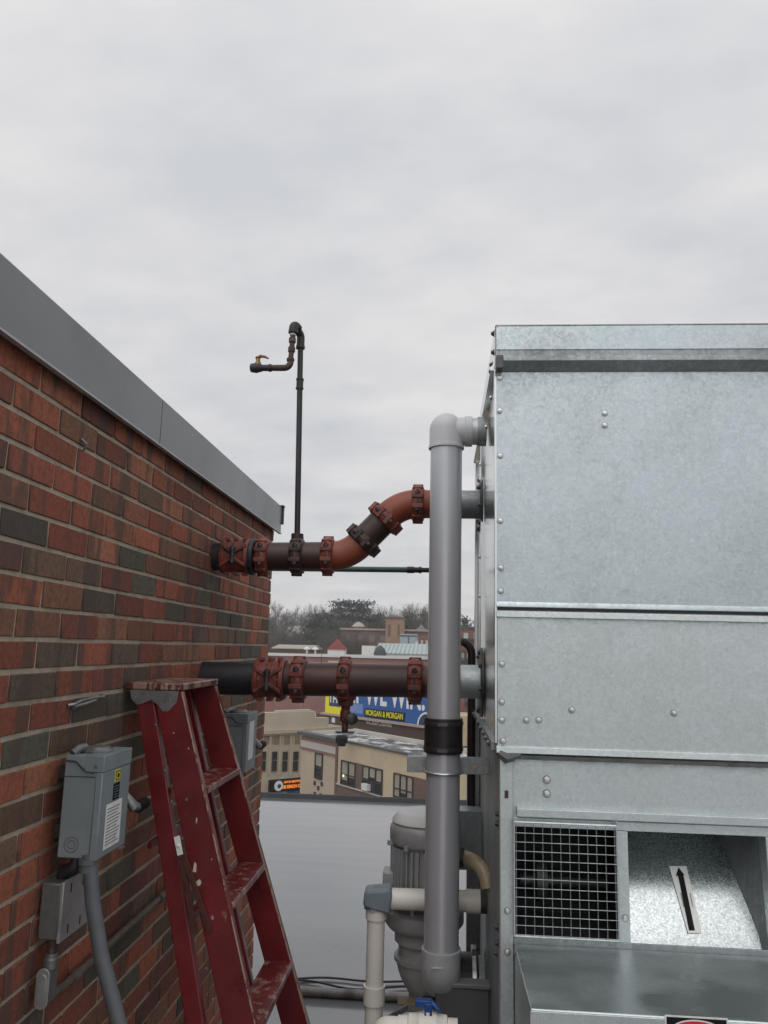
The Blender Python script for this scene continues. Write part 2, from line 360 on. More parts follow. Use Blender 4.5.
def roof_mat():                                  # wet rubber membrane
    m, nt, b = new_mat('wet roof membrane'); v = coords(nt)
    n = noise(nt, coords(nt, (.55, 1.5, 1)), 1.1, 8, .6); f = noise(nt, v, 40, 5, .6)
    col = mix(nt, ramp(nt, n, [(.3, 0), (.7, 1)]), (.095, .10, .108), (.15, .155, .163))
    col = mix(nt, ramp(nt, f, [(.3, .35), (.6, 0)]), col, (.12, .12, .125))
    nt.links.new(col, b.inputs['Base Color'])
    nt.links.new(ramp(nt, n, [(.35, .06), (.65, .26)]), b.inputs['Roughness']); b.inputs['IOR'].default_value = 1.5
    b.inputs['Coat Weight'].default_value = .5; b.inputs['Coat Roughness'].default_value = .10; b.inputs['Coat IOR'].default_value = 1.5
    w = nt.nodes.new('ShaderNodeTexWave'); w.wave_type = 'BANDS'; w.bands_direction = 'Y'; w.inputs['Scale'].default_value = 1.1; w.inputs['Distortion'].default_value = 7; w.inputs['Detail'].default_value = 3
    w.inputs['Detail Scale'].default_value = .6
    nt.links.new(v, w.inputs['Vector']); h = mix(nt, .6, w.outputs['Fac'], noise(nt, v, 2.2, 4))
    bump(nt, b, h, .10, .012); return m
M['membrane'] = roof_mat()
M['seam'] = mat('membrane lap', (.085, .088, .094), (.07, .073, .078), .3, 0, ns=12, bs_=20, bst=.3, bd=.002, spec=.6)
def gravel_roof():
    m, nt, b = new_mat('patchy ballast roof'); v = coords(nt, (.55, .55, .55))
    n = noise(nt, v, 1.5, 8, .75)
    col = ramp(nt, n, [(.43, (.035, .035, .035)), (.49, (.12, .12, .115)), (.55, (.5, .5, .5))])
    nt.links.new(col, b.inputs['Base Color']); b.inputs['Roughness'].default_value = .6; return m
M['ballast'] = gravel_roof()

# ------------------------------------------------------------------ world and sun (overcast)
w = bpy.data.worlds.new('World'); scene.world = w; w.use_nodes = True; nt = w.node_tree
bg = nt.nodes['Background']; bg.inputs['Strength'].default_value = .1
sky = nt.nodes.new('ShaderNodeTexSky'); sky.sky_type = 'NISHITA'; sky.sun_disc = False
SUN_EL, SUN_AZ = R(52), R(195)                   # behind the camera, a little to the left
sky.sun_elevation = SUN_EL; sky.sun_rotation = SUN_AZ
tc = nt.nodes.new('ShaderNodeTexCoord'); sp = nt.nodes.new('ShaderNodeSeparateXYZ'); nt.links.new(tc.outputs['Generated'], sp.inputs[0])
# cloud layer: stretched on a plane overhead
zc = nt.nodes.new('ShaderNodeMath'); zc.operation = 'MAXIMUM'; zc.inputs[1].default_value = 0; nt.links.new(sp.outputs[2], zc.inputs[0])
za = nt.nodes.new('ShaderNodeMath'); za.operation = 'ADD'; za.inputs[1].default_value = .22; nt.links.new(zc.outputs[0], za.inputs[0])
def wm(op, a, b):
    n = nt.nodes.new('ShaderNodeMath'); n.operation = op
    for i, x in enumerate((a, b)):
        if isinstance(x, (int, float)): n.inputs[i].default_value = x
        else: nt.links.new(x, n.inputs[i])
    return n.outputs[0]
cx_ = wm('DIVIDE', sp.outputs[0], za.outputs[0]); cy_ = wm('DIVIDE', sp.outputs[1], za.outputs[0])
cmb = nt.nodes.new('ShaderNodeCombineXYZ'); nt.links.new(cx_, cmb.inputs[0]); nt.links.new(cy_, cmb.inputs[1])
mp = nt.nodes.new('ShaderNodeMapping'); mp.inputs['Scale'].default_value = (1, 1.5, 1); mp.inputs['Rotation'].default_value = (0, 0, R(28)); nt.links.new(cmb.outputs[0], mp.inputs[0])
n1 = noise(nt, mp.outputs[0], 1.15, 7, .5); n2 = noise(nt, mp.outputs[0], 3.4, 6, .55)
cl = ramp(nt, mix(nt, .3, n1, n2), [(.30, (5.35, 5.42, 5.62)), (.5, (5.95, 5.93, 6.03)), (.68, (6.5, 6.45, 6.48))])
# ramps clamp above 1 in the UI only; scale explicitly
cl = ramp(nt, mix(nt, .42, n1, n2), [(.38, (.76, .78, .815)), (.5, (.885, .882, .897)), (.61, (1, .983, .98))])
zen = nt.nodes.new('ShaderNodeMapRange'); zen.inputs['From Min'].default_value = .0; zen.inputs['From Max'].default_value = 1; zen.inputs['To Min'].default_value = 6.65; zen.inputs['To Max'].default_value = 8.2
nt.links.new(sp.outputs[2], zen.inputs['Value'])
back = nt.nodes.new('ShaderNodeMapRange'); back.inputs['From Min'].default_value = .2; back.inputs['From Max'].default_value = -1; back.inputs['To Min'].default_value = 1; back.inputs['To Max'].default_value = 1.35
nt.links.new(sp.outputs[1], back.inputs['Value'])  # the cloud is brighter towards the hidden sun
br = wm('MULTIPLY', zen.outputs[0], back.outputs[0])
vm = nt.nodes.new('ShaderNodeVectorMath'); vm.operation = 'SCALE'; nt.links.new(cl, vm.inputs[0]); nt.links.new(br, vm.inputs['Scale'])
skymix = mix(nt, .96, sky.outputs[0], vm.outputs[0])
nt.links.new(skymix, bg.inputs['Color'])
sd = bpy.data.lights.new('sun', 'SUN'); sd.energy = .8; sd.angle = R(60); sd.color = (1, .975, .94)
so = bpy.data.objects.new('sun', sd); COL.objects.link(so)
# direction to the sun: azimuth measured clockwise from +Y
sdir = Vector((math.sin(SUN_AZ)*math.cos(SUN_EL), math.cos(SUN_AZ)*math.cos(SUN_EL), math.sin(SUN_EL)))
so.rotation_euler = sdir.to_track_quat('Z', 'Y').to_euler(); so.location = (0, -5, 20)

# ------------------------------------------------------------------ the setting
GZ = -10.0                                       # street level
def ground_h(x, y):
    t = min(max((y-150)/170, 0), 1); t = t*t*(3-2*t)
    return GZ+9.6*t+math.sin(x*.013)*math.cos(y*.011)*1.2*t+min(max((y-320)/1500, 0), 1)*2
b = MB(); ys = [-105, 0, 60, 120, 150, 170, 190, 210, 230, 250, 270, 290, 320, 360, 425]
xs = [-305, -250, -150, -100, -60, -20, 20, 60, 100, 160, 250, 305]
g = [[b.bm.verts.new((x, y, ground_h(x, y))) for x in xs] for y in ys]
for j in range(len(ys)-1):
    for i in range(len(xs)-1):
        f = b.face([g[j][i], g[j][i+1], g[j+1][i+1], g[j+1][i]]); f.smooth = True
tag(b.build('ground', M['hill']), kind='structure')
b = MB()
ang = R(39.9); d1 = Vector((math.sin(ang), -math.cos(ang), 0)); d2 = Vector((math.cos(ang), math.sin(ang), 0))   # the street grid
# street in front of the corner building, running along d1, and the cross street
sc_ = Vector((-14, 38, GZ))
def strip(c, d, w_, l0, l1, z, name, m):
    b = MB(); n = Vector((-d.y, d.x, 0)); c = Vector(c); c.z = z
    b.quad(c+d*l0-n*w_/2, c+d*l1-n*w_/2, c+d*l1+n*w_/2, c+d*l0+n*w_/2)
    return tag(b.build(name, m), kind='structure')

# own building roof deck: a slab with a metal edge
b = MB(); b.box((-3.5, -8, -.35), (9, 9.88, 0)); tag(b.build('flat_roof', M['membrane']), kind='structure')
b = MB(); b.box((-3.5, -8, -10), (9, 9.7, -.352)); 
bl = thing('lower_storeys', 'brick storeys under the flat roof', 'building', (2, 0, -10)); b.build('wall', M['far_red'], bl)
tag(bl, 'our own brick building below the wet grey roof deck', 'building')
b = MB(); b.prism([(-3.5, 9.80, .001), (-3.5, 9.83, .045), (-3.5, 9.90, .045), (-3.5, 9.92, -.16), (-3.5, 9.89, -.16), (-3.5, 9.885, -.01)], (12.5, 0, 0))
tag(b.build('roof_edge_strip', mat('roof edge metal', (.045, .048, .05), (.035, .037, .04), .75, 0, ns=4, spec=.2)), 'dark grey metal strip along the far edge of the wet roof', 'roof edge')

# ------------------------------------------------------------------ brick wall with coping
WX, WY1, COURSE, BL = -.9, 4.06, .0683, .1995
bw = thing('brick_wall', 'red and brown brick wall with grey metal coping, left of the ladder', 'wall', (WX, 1.5, 0))
b = MB(); cl_ = b.bm.loops.layers.float_color.new('brick')
pal = [(.300, .078, .042), (.265, .066, .040), (.235, .058, .038), (.30, .095, .055), (.19, .05, .037), (.22, .085, .052), (.150, .075, .052), (.115, .074, .054), (.092, .073, .056), (.076, .064, .050)]
wt = [14, 14, 13, 9, 9, 9, 9, 9, 9, 6]
z0 = 1.849-27*COURSE
rb = random.Random(11)
for k in range(-0, 37):
    za0 = z0+k*COURSE+.0056; zb0 = z0+(k+1)*COURSE-.0056
    if zb0 > 2.50: break
    off = 0 if (k-27) % 2 == 0 else .1
    y = 1.595-.1995*14+off
    while y < WY1:
        ya, yb = y+.005, min(y+BL-.005, WY1)
        if yb-ya > .02:
            p = .0045+rb.uniform(-.0012, .0018); j = lambda: rb.uniform(-.0017, .0017)
            P = [(WX-.04, ya+j(), za0+j()), (WX+p-.0045+j()*.6, ya+j(), za0+j()), (WX+p-.0045+j()*.6, yb+j(), za0+j()), (WX-.04, yb+j(), za0+j()),
                 (WX-.04, ya+j(), zb0+j()), (WX+p-.0045+j()*.6, ya+j(), zb0+j()), (WX+p-.0045+j()*.6, yb+j(), zb0+j()), (WX-.04, yb+j(), zb0+j())]
            c = rb.choices(pal[:7], wt[:7])[0] if (k > 31 or rb.random() < .25) else rb.choices(pal, wt)[0]; q = rb.uniform(1.0, 1.7); c = (c[0]*q*.90, c[1]*q*1.07, c[2]*q*1.06, 1)
            n0 = len(b.bm.faces); b.hexa(P); b.bm.faces.ensure_lookup_table()
            for f in b.bm.faces[n0:]:
                for l in f.loops: l[cl_] = c
        y += BL
b.build('brickwork', M['brick'], bw, bevel=.0016, seg=1)
b = MB(); b.box((-5.5, -1.4, 0), (WX-.0045, WY1-.004, 2.47)); b.build('mortar', M['mortar'], bw)
def coping_seg(y0, y1):
    b = MB(); X = -.868
    prof = [(X, 2.450), (X, 2.594), (X-.006, 2.600), (-1.25, 2.565), (-1.25, 2.44), (X-.03, 2.47), (X-.012, 2.452)]
    b.prism([(x, y0, z) for x, z in prof], (0, y1-y0, 0)); o = b.build('coping', M['coping'], bw, bevel=.001)
    b = MB(); b.box((X-.010, y0, 2.4445), (X+.005, y1, 2.4495)); b.build('drip_edge', M['coping_edge'], o)
    return o
coping_seg(-1.4, 2.243); coping_seg(2.248, 4.09)
b = MB(); b.box((-1.0, 2.23, 2.452), (-.8725, 2.262, 2.588)); b.build('joint_cover', M['dark_detail'], bw)
b = MB(); b.box((-.885, 4.091, 2.50), (-.858, 4.112, 2.60)); b.box((-.90, 4.075, 2.594), (-.855, 4.115, 2.603)); b.build('end_clip', M['steel_dark'], bw, bevel=.002)
b = MB(); b.box((-5.5, -1.4, 2.48), (-1.255, 4.09, 2.54)); b.build('roof', M['membrane'], bw)
# rawl plug hole in a top course brick
b = MB(); b.sweep([(-.898, 1.80, 2.345), (-.888, 1.81, 2.335), (-.898, 1.82, 2.32)], .003, 6); tag(b.build('old_nail', M['zinc'], loc=(-.9, 1.81, 2.33)), 'small bent nail left in a brick below the coping', 'nail')
# staple like wire anchor
p = [(-.897, 1.862, 1.694), (-.885, 1.868, 1.696), (-.884, 1.90, 1.702), (-.885, 1.97, 1.7045), (-.884, 2.03, 1.7045), (-.897, 2.045, 1.707)]
b = MB(); b.sweep(fillet(p, .004, 4), .0045, 8); b.sweep([(-.888, 1.87, 1.69), (-.886, 1.93, 1.694), (-.888, 1.99, 1.699)], .006, 8)
tag(b.build('wall_anchor', M['zinc'], loc=(-.9, 1.95, 1.70)), 'short weathered metal anchor bar fixed across a brick joint', 'wall anchor')

# ------------------------------------------------------------------ electrical boxes on the wall
def bolt(b, p, axis, r=.010, h=.007, seg=6, ring=False):
    if ring:
        n0 = len(b.bm.faces); b.lathe(p, axis, [(-.001, r*1.28), (h*.10, r*1.26), (h*.12, r*1.08), (h*.25, r*1.08), (h*.28, r*.86), (h*.9, r*.72), (h*1.02, .001)], 14)
        b.bm.faces.ensure_lookup_table()
        for f in b.bm.faces[n0:n0+28]: f.material_index = 1
        return b
    b.lathe(p, axis, [(-.001, r*1.3), (h*.25, r*1.3), (h*.25, r), (h*.9, r*.85), (h*1.02, .001)], 14)
    return b
def disconnect(y0, y1, z0, z1, x0, x1, label, full=True):
    t = thing('disconnect_switch', label, 'switch box', (x0, (y0+y1)/2, z0))
    b = MB(); b.box((x0, y0, z0), (x1-.018, y1, z1)); o = b.build('enclosure', M['box_grey'], t, bevel=.003)
    b = MB(); b.box((x1-.017, y0-.004, z0-.003), (x1, y1+.004, z1-.036)); b.build('cover', M['box_grey'], t, bevel=.0025)
    b = MB(); b.box((x1-.045, y0-.0035, z1-.035), (x1+.001, y1+.0035, z1+.002)); 
    b.prism([(x1-.0452, y0-.0035, z1+.002), (x1-.0452, y0-.0035, z1-.03), (x1-.066, y0-.0035, z1-.012), (x0+.004, y0-.0035, z1-.010), (x0+.004, y0-.0035, z1+.002)], (0, .005, 0))
    b.build('rain_hood', M['box_grey'], t, bevel=.0015)
    b = MB()   # groove lines where hood and cover meet the enclosure
    b.sweep([(x0+.004, y0-.0038, z1-.0115), (x1-.067, y0-.0038, z1-.0135), (x1-.046, y0-.0045, z1-.032), (x1-.02, y0-.0045, z1-.037)], .0011, 6)
    b.sweep([(x0+.002, y0-.0006, z1-.046), (x1-.02, y0-.0006, z1-.046)], .0009, 6); b.build('seam', M['dark_detail'], t)
    b = MB(); bolt(b, (x1-.018, y0-.0035, z1-.022), (0, -1, 0), .0035, .003); b.build('screw', M['cast_grey'], t)
    b = MB()
    for r in (.009, .0165): b.sweep([(x0+.032+r*math.cos(a), y0-.0006, z0+.030+r*math.sin(a)) for a in [k*math.pi/12 for k in range(25)]], .0008, 6, cap=False)
    b.build('knockout', M['flex_grey'], t)
    zc = z1
    b = MB(); b.lathe(((x0+x1)/2-.004, y0+.075, zc-.002), (0, 0, 1), [(0, .037), (.006, .037), (.010, .031), (.015, .027), (.0152, .001)], 28)
    b.sweep([(x0+.006, y0+.02, zc+.002), (x0+.014, y0+.035, zc+.012), (x0+.020, y0+.055, zc+.012)], .010, 10); b.build('hub_plate', M['cast_grey'], t)
    for ya_ in (y0+.05, y1-.06):
        for zs_ in (z0+.03, z1-.06): b = MB(); b.box((x0-.036, ya_, zs_), (x0-.001, ya_+.018, zs_+.03)); b.build('standoff', M['steel_dark'], t)
    # handle on the far side
    b = MB(); b.lathe((x1-.03, y1+.004, z1-.10), (0, 1, 0), [(0, .02), (.014, .02), (.018, .012)], 16)
    hz = z0+.075
    b.sweep([(x1-.03, y1+.012, z1-.10), (x1-.012, y1+.02, hz+.03), (x1+.004, y1+.032, hz+.004), (x1+.012, y1+.05, hz)], [.008, .010, .014, .010], 12)
    h = b.build('handle', M['zinc'], t)
    b = MB(); b.sweep([(x1+.010, y1+.045, hz), (x1+.014, y1+.085, hz+.004)], .0145, 12); b.build('grip', M['ink'], h)
    b = MB(); b.box((x1-.012, y1-.04, z0-.006), (x1+.010, y1-.015, z0-.003)); b.build('latch', M['zinc'], t)
    if full:
        X = x1+.0012; ym = y0+.066
        b = MB(); b.box((X-.001, ym, z1-.066), (X, ym+.030, z1-.040)); b.build('emblem', M['yellow'], t)
        b = MB(); b.box((X, ym+.0025, z1-.0638), (X+.0004, ym+.0275, z1-.0422)); b.build('emblem', M['ink'], t)
        b = MB(); b.box((X+.0004, ym+.006, z1-.061), (X+.0008, ym+.024, z1-.045)); b.build('emblem', M['yellow'], t)
        b = MB(); b.box((X+.0008, ym+.0095, z1-.058), (X+.0012, ym+.0205, z1-.048)); b.build('emblem', M['ink'], t)
        b = MB(); b.box((X-.001, ym-.004, z1-.108), (X, ym+.030, z1-.070)); b.build('rating_label', M['ink'], t)
        b = MB()
        for q in range(5): b.box((X, ym, z1-.078-q*.006), (X+.0004, ym+.026-(q%2)*.006, z1-.0765-q*.006))
        b.build('print', M['label_print'], t)
        b = MB(); b.box((X-.001, y0+.030, z0+.012), (X, ym+.052, z0+.112)); lab = b.build('instruction_label', M['paper'], t)
        b = MB()
        for q in range(12): b.box((X, y0+.035, z0+.02+q*.0072), (X+.0004, ym+.045-(q*7%4)*.006, z0+.0225+q*.0072))
        b.build('print', M['label_print'], lab)
    return t
disconnect(1.80, 1.955, 1.362, 1.586, -.862, -.768, 'grey disconnect switch box with yellow emblem and white instruction label, on near wall')
t2 = disconnect(3.14, 3.30, 1.350, 1.572, -.868, -.764, 'grey disconnect switch box half hidden behind the red ladder', full=False)
b = MB(); b.box((-.7635, 3.17, 1.39), (-.7625, 3.25, 1.54)); b.build('instruction_label', M['paper'], t2)

jb = thing('junction_box', 'small galvanised junction box with pale cover below the near switch box', 'junction box', (-.89, 1.86, 1.19))
b = MB(); b.box((-.893, 1.805, 1.186), (-.846, 1.935, 1.306)); b.build('box', M['cast_grey'], jb, bevel=.004)
b = MB(); b.box((-.8455, 1.800, 1.182), (-.838, 1.940, 1.310)); cv = b.build('cover', M['box_grey2'], jb, bevel=.0015)
for y in (1.835, 1.895):
    for z in (1.203, 1.290): b = MB(); b.box((-.8378, y, z-.011), (-.8372, y+.0035, z+.009)); b.build('slot', M['ink'], cv)
b = MB(); b.sweep([(-.868, 1.85, 1.305), (-.862, 1.845, 1.322), (-.835, 1.838, 1.335), (-.83, 1.84, 1.362)], [.013, .016, .014, .012], 14)
tag(b.build('conduit_elbow', M['steel_dark'], loc=(-.86, 1.85, 1.305)), 'short dark elbow fitting joining junction box to switch box above', 'conduit fitting')
lb = thing('oval_fitting', 'oval cast conduit fitting with pale cover, lowest on the brick wall', 'conduit fitting', (-.87, 1.80, 1.03))
def oval(cx, y, cz, w_, h_, n=10):
    pts = []
    for k in range(n+1): a = math.pi*k/n; pts.append((cx+w_*math.cos(a), y, cz+h_+w_*math.sin(a)))
    for k in range(n+1): a = math.pi+math.pi*k/n; pts.append((cx+w_*math.cos(a), y, cz-h_+w_*math.sin(a)))
    return pts
b = MB(); b.prism(oval(-.866, 1.800, 1.090, .0140, .026), (0, .038, 0)); b.lathe((-.862, 1.82, 1.134), (0, 0, 1), [(-.01, .016), (.012, .016), (.013, .013), (.022, .013)], 18)
b.build('body', M['cast_grey'], lb, bevel=.002)
b = MB(); b.prism(oval(-.866, 1.7955, 1.090, .0150, .027), (0, .004, 0)); c_ = b.build('cover', M['cast_light'], lb, bevel=.0012)
b = MB(); b.prism(oval(-.866, 1.7925, 1.090, .0095, .021), (0, .004, 0)); b.build('rib', M['cast_light'], c_, bevel=.001)
b = MB(); b.cyl((-.862, 1.82, 1.150), (-.862, 1.82, 1.186), .0115, 16); tag(b.build('nipple', M['rust_iron'], loc=(-.862, 1.82, 1.16)), 'short rusty threaded nipple between junction box and oval fitting', 'pipe nipple')
p0, p1 = Vector((-.868, 1.845, 1.060)), Vector((-.882, 2.68, 1.045))
b = MB(); b.sweep([p0, (-.875, 1.93, 1.046), (-.882, 1.99, 1.040), p1, (-.905, 2.70, 1.045)], .0105, 14)
b.lathe((-.880, 1.99, 1.040), (0, 1, 0), [(-.02, .014), (.02, .014)], 14); b.lathe((-.882, 2.60, 1.044), (0, 1, 0), [(-.03, .014), (.03, .014)], 14)
b.build_o = None
cdt = b.build('wall_conduit', mat('weathered conduit', (.15, .12, .10), (.10, .07, .055), .7, .1, ns=50, c3=(.10, .06, .045), s3=12), loc=(-.88, 1.85, 1.04))
tag(cdt, 'thin weathered conduit running along the brick joint behind the ladder', 'conduit')
b = MB(); b.sweep(fillet([(-.792, 1.812, 1.372), tuple(at(93, 905, 1.81)), tuple(at(101, 955, 1.81)), tuple(at(119, 1024, 1.81)), tuple(at(160, 1190, 1.81)), (-.58, 1.85, .02)], .14, 8), .0165, 18)
fx = b.build('flexible_conduit', M['flex_grey'], loc=(-.76, 1.8, .04)); tag(fx, 'thick grey flexible conduit hanging from the near switch box', 'conduit')
b = MB(); b.lathe((-.792, 1.812, 1.362), (0, 0, -1), [(0, .022), (.012, .022), (.014, .019), (.03, .019)], 18); b.build('connector', M['flex_grey'], fx)

# ------------------------------------------------------------------ ladder (closed step ladder leaning on the wall)
ld = thing('step_ladder', 'worn red wooden step ladder folded and leaning on the brick wall', 'ladder', (-.35, 2.3, 0))
def fr(z): return -.455-(z-.902)*.338               # right edge of the front rails (X at height z)
def ny(z): return 2.12+(z-.902)*.095                # near rail Y
def fy(z): return 2.595-(z-.902)*.045               # far rail Y
ZT = 1.735; RW, RT = .088, .026
def rail(name, yf, x_off, wd, zt, zb=0.0, dy=0, mat_=None):
    b = MB(); P = []
    for z in (zb, zt):
        y = yf(z)+dy; x1 = fr(z)+x_off
        P += [(x1-wd, y-RT/2, z), (x1, y-RT/2, z), (x1, y+RT/2, z), (x1-wd, y+RT/2, z)]
    b.hexa(P); return b.build(name, mat_ or M['ladder_red'], ld, bevel=.003)
near = rail('front_rail', ny, 0, .086, ZT-.022, dy=.013)
far = rail('front_rail', fy, 0, .086, ZT-.022, dy=-.013)
rb_ = []
def brail(yf, dy):
    b = MB(); P = []
    for z, xo, wd in ((0, -.19, .045), (ZT-.03, -.088, .052)):
        y = yf(z)+dy; x1 = fr(z)+xo
        P += [(x1-wd, y-RT/2, z), (x1, y-RT/2, z), (x1, y+RT/2, z), (x1-wd, y+RT/2, z)]
    b.hexa(P); return b.build('back_rail', M['ladder_red'], ld, bevel=.003)
brail(ny, .016); brail(fy, -.02)
for i in range(5):
    z = 1.457-i*.286; b = MB()
    x1 = fr(z)+.006; wd = .086; ya, yb = ny(z)+.0265, fy(z)-.0265
    b.box((x1-wd, ya, z-.020), (x1, yb, z)); tr = b.build('tread', M['ladder_tread'], ld, bevel=.003)
    b = MB(); b.cyl((x1-.05, ny(z)-.004, z-.03), (x1-.05, ny(z)+.002, z-.03), .004, 8); b.build('rivet', M['zinc'], tr)
    b = MB(); b.beam((fr(z)-.15, ny(z)+.03, z-.09), (fr(z)-.15, fy(z)-.03, z-.09), .028, .018, (0, 0, 1)) if i in (1, 3) else b.beam((fr(z)-.15, ny(z)+.03, z-.16), (fr(z)-.15, fy(z)-.03, z-.16), .02, .012, (0, 0, 1))
    b.build('back_brace', M['ladder_red'], ld, bevel=.002)
b = MB(); xr = fr(ZT)+.006
b.box((xr-.163, ny(ZT)-.008, ZT-.020), (xr, fy(ZT)+.008, ZT)); b.build('top_cap', M['ladder_cap'], ld, bevel=.004)
for yy, s in ((ny(1.7)-.002, -1), (fy(1.7)+.002, 1)):
    b = MB(); pts = [(xr-.148, ZT-.021), (xr-.006, ZT-.021), (xr-.010, ZT-.052), (xr-.030, ZT-.075), (xr-.045, ZT-.083), (xr-.062, ZT-.062), (xr-.085, ZT-.047), (xr-.110, ZT-.058), (xr-.125, ZT-.062), (xr-.142, ZT-.046)]
    b.prism([(x, yy-.002 if s < 0 else yy, z) for x, z in pts], (0, .0025, 0)); pl = b.build('hinge_plate', M['zinc'], ld)
    b = MB()
    for x, z in ((xr-.13, ZT-.04), (xr-.095, ZT-.036), (xr-.05, ZT-.065), (xr-.03, ZT-.042)): bolt(b, (x, yy-.001*s, z), (0, s, 0), .0035, .003)
    b.build('rivet', M['bolt'], pl)
worn = chipped('bare worn edge', (.17, .03, .025), (.34, .24, .18), .46, 34)
for yf, dy in ((ny, -.0005), (fy, -.0265+.0005)):
    b = MB(); b.sweep([(fr(z)-.0012, yf(z)+dy+.001, z) for z in (0, .6, 1.2, ZT-.024)], .0024, 6); b.build('worn_edge', worn, ld)
# spreader arm, folded along the near side
b = MB(); z1_, z2_ = 1.330, 1.10; yy = ny(1.2)-.004
b.beam((fr(z1_)-.095, yy, z1_), (fr(z2_)-.068, yy-.012, z2_+.01), .015, .006, (1, 0, 0)); sp_ = b.build('spreader', M['rust_brown'], ld, bevel=.001)
b = MB(); b.beam((fr(1.335)-.096, yy-.004, 1.338), (fr(1.30)-.094, yy-.005, 1.292), .015, .007, (1, 0, 0)); bolt(b, (fr(1.315)-.095, yy-.008, 1.315), (0, -1, 0), .004, .004); b.build('bracket', M['paper'], sp_, bevel=.001)
b = MB(); b.beam((fr(1.285)-.098, yy, 1.285), (fr(1.10)-.108, yy-.004, 1.10), .016, .006, (1, 0, 0)); s2 = b.build('spreader', M['rust_brown'], ld, bevel=.001)
b = MB(); rr = random.Random(3)
def chip(cx, cz, w_, h_):
    n = 9; return [(cx+math.cos(2*math.pi*k/n)*w_*rr.uniform(.6, 1), ny(cz)-.0008, cz+math.sin(2*math.pi*k/n)*h_*rr.uniform(.6, 1)) for k in range(n)]
for cx, cz, w_, h_ in ((fr(1.26)-.070, 1.255, .006, .022), (fr(1.225)-.068, 1.222, .008, .010), (fr(1.14)-.052, 1.14, .003, .006), (fr(1.37)-.04, 1.375, .002, .009), (fr(1.6)-.05, 1.60, .002, .003), (fr(1.55)-.02, 1.56, .002, .003), (fr(1.28)-.02, 1.28, .0015, .004)):
    b = MB(); b.prism(chip(cx, cz, w_, h_), (0, .001, 0)); b.build('paint_chip', M['cream_chip'], ld)
b = MB()
for q, z in enumerate((1.62, 1.5, 1.42, 1.36, 1.02, .95)):
    bolt(b, (fr(z)-.086-.012, ny(z)+.002, z), (0, -1, 0), .003, .003)
b.build('rivet', M['zinc'], ld)

# ------------------------------------------------------------------ red piping
def coupling(parent, c, axis, r, mt, wd=.046, name='coupling', bolt_dir=(0, -1, 0), lug=True):
    c = Vector(c); ax = Vector(axis).normalized(); fd = Vector(bolt_dir); fd = (fd-ax*fd.dot(ax)).normalized(); up = ax.cross(fd).normalized()
    if up.z < 0: up = -up
    h = wd/2; b = MB(); R1 = r*1.16
    b.lathe(c-ax*h, ax, [(0, r*1.005), (0, R1), (wd*.14, R1*1.09), (wd*.30, R1*1.17), (wd*.70, R1*1.17), (wd*.86, R1*1.09), (wd, R1), (wd, r*1.005)], 28, cap=False)
    for s in (-1, 1):
        f2 = fd*s
        for k in (-1, 1):   # bolt pads above and below the split
            q = c+f2*(r*1.24)+up*k*(r*.36)
            Mx = Matrix((ax, f2, up)).transposed().to_4x4(); Mx.translation = q
            b.box((-h*.92, -r*.34, -r*.15), (h*.92, r*.17, r*.15), Mx)
            b.prism([q-ax*h*.8+f2*r*.12+up*k*r*.15, q-ax*h*.8-f2*r*.40+up*k*r*.62, q-ax*h*.8-f2*r*.55+up*k*r*.1], ax*h*1.6)
    # ribs on the top and bottom shells
    for a in (50, 90, 130, 230, 270, 310):
        d = fd*math.cos(R(a))+up*math.sin(R(a)); Mx = Matrix((ax, d, ax.cross(d))).transposed().to_4x4(); Mx.translation = c+d*(R1*1.12)
        b.box((-h*.85, -.006, -.006), (h*.85, r*.115, .006), Mx)
    o = b.build(name, mt, parent, bevel=.0025)
    if lug:
        for s in (-1, 1):
            b = MB(); q = c+fd*s*(r*1.28)
            b.lathe(q-up*r*.74, up, [(0, r*.105), (r*.05, r*.105), (r*.05, r*.2), (r*.22, r*.2), (r*.22, r*.105), (r*1.27, r*.105), (r*1.27, r*.2), (r*1.44, r*.2), (r*1.45, r*.105), (r*1.55, r*.105)], 8)
            b.build('bolt', M['steel_dark'], o)
    return o
TR = .056
tp = thing('red_pipe', 'upper dark red pipe with an S bend of two elbows, leaving the brick wall', 'pipe', (-.9, 3.0, 2.19))
A0 = Vector((-.93, 3.0, 2.190)); A1 = Vector((-.405, 3.0, 2.200)); 
e1 = at(345, 556, 3.0); e4 = at(400, 505, 3.0); S0 = at(330, 557, 3.0); S1 = at(357, 548, 3.0); S2 = at(385, 516, 3.0)
dS = (at(388, 517, 3.0)-at(357, 548, 3.0)).normalized(); dS = Vector((dS.x, 0, dS.z)).normalized()
zlo, zhi = 2.201, 2.414
sa = math.atan2(dS.z, dS.x); xm = at(372, 532, 3.0)
x_lo = xm.x-(xm.z-zlo)/math.tan(sa); x_hi = xm.x+(zhi-xm.z)/math.tan(sa)
P_lo = Vector((x_lo, 3, zlo)); P_hi = Vector((x_hi, 3, zhi)); er = .165
path = fillet([A0, P_lo, P_hi, (.158, 3.0, zhi)], er, 12)
tl = er*math.tan(sa/2)
b = MB(); b.cyl(A0, (-.865, 3, 2.191), TR*.98, 32); b.build('pipe_end', M['blue_black'], tp)
b = MB(); b.cyl((-.865, 3, 2.191), (P_lo.x-tl-.01, 3, zlo), TR, 32); b.build('straight_run', M['maroon_iron'], tp)
b = MB(); b.sweep([(P_lo.x-tl-.012, 3, zlo)]+arc(Vector((P_lo.x-tl, 3, zlo+er)), (0, 0, -1), (math.sin(sa), 0, -math.cos(sa)), er, 12), TR*1.02, 32); b.build('elbow', M['red_orange'], tp)
ds = Vector((math.cos(sa), 0, math.sin(sa))); m0 = P_lo+ds*tl; m1 = P_hi-ds*tl
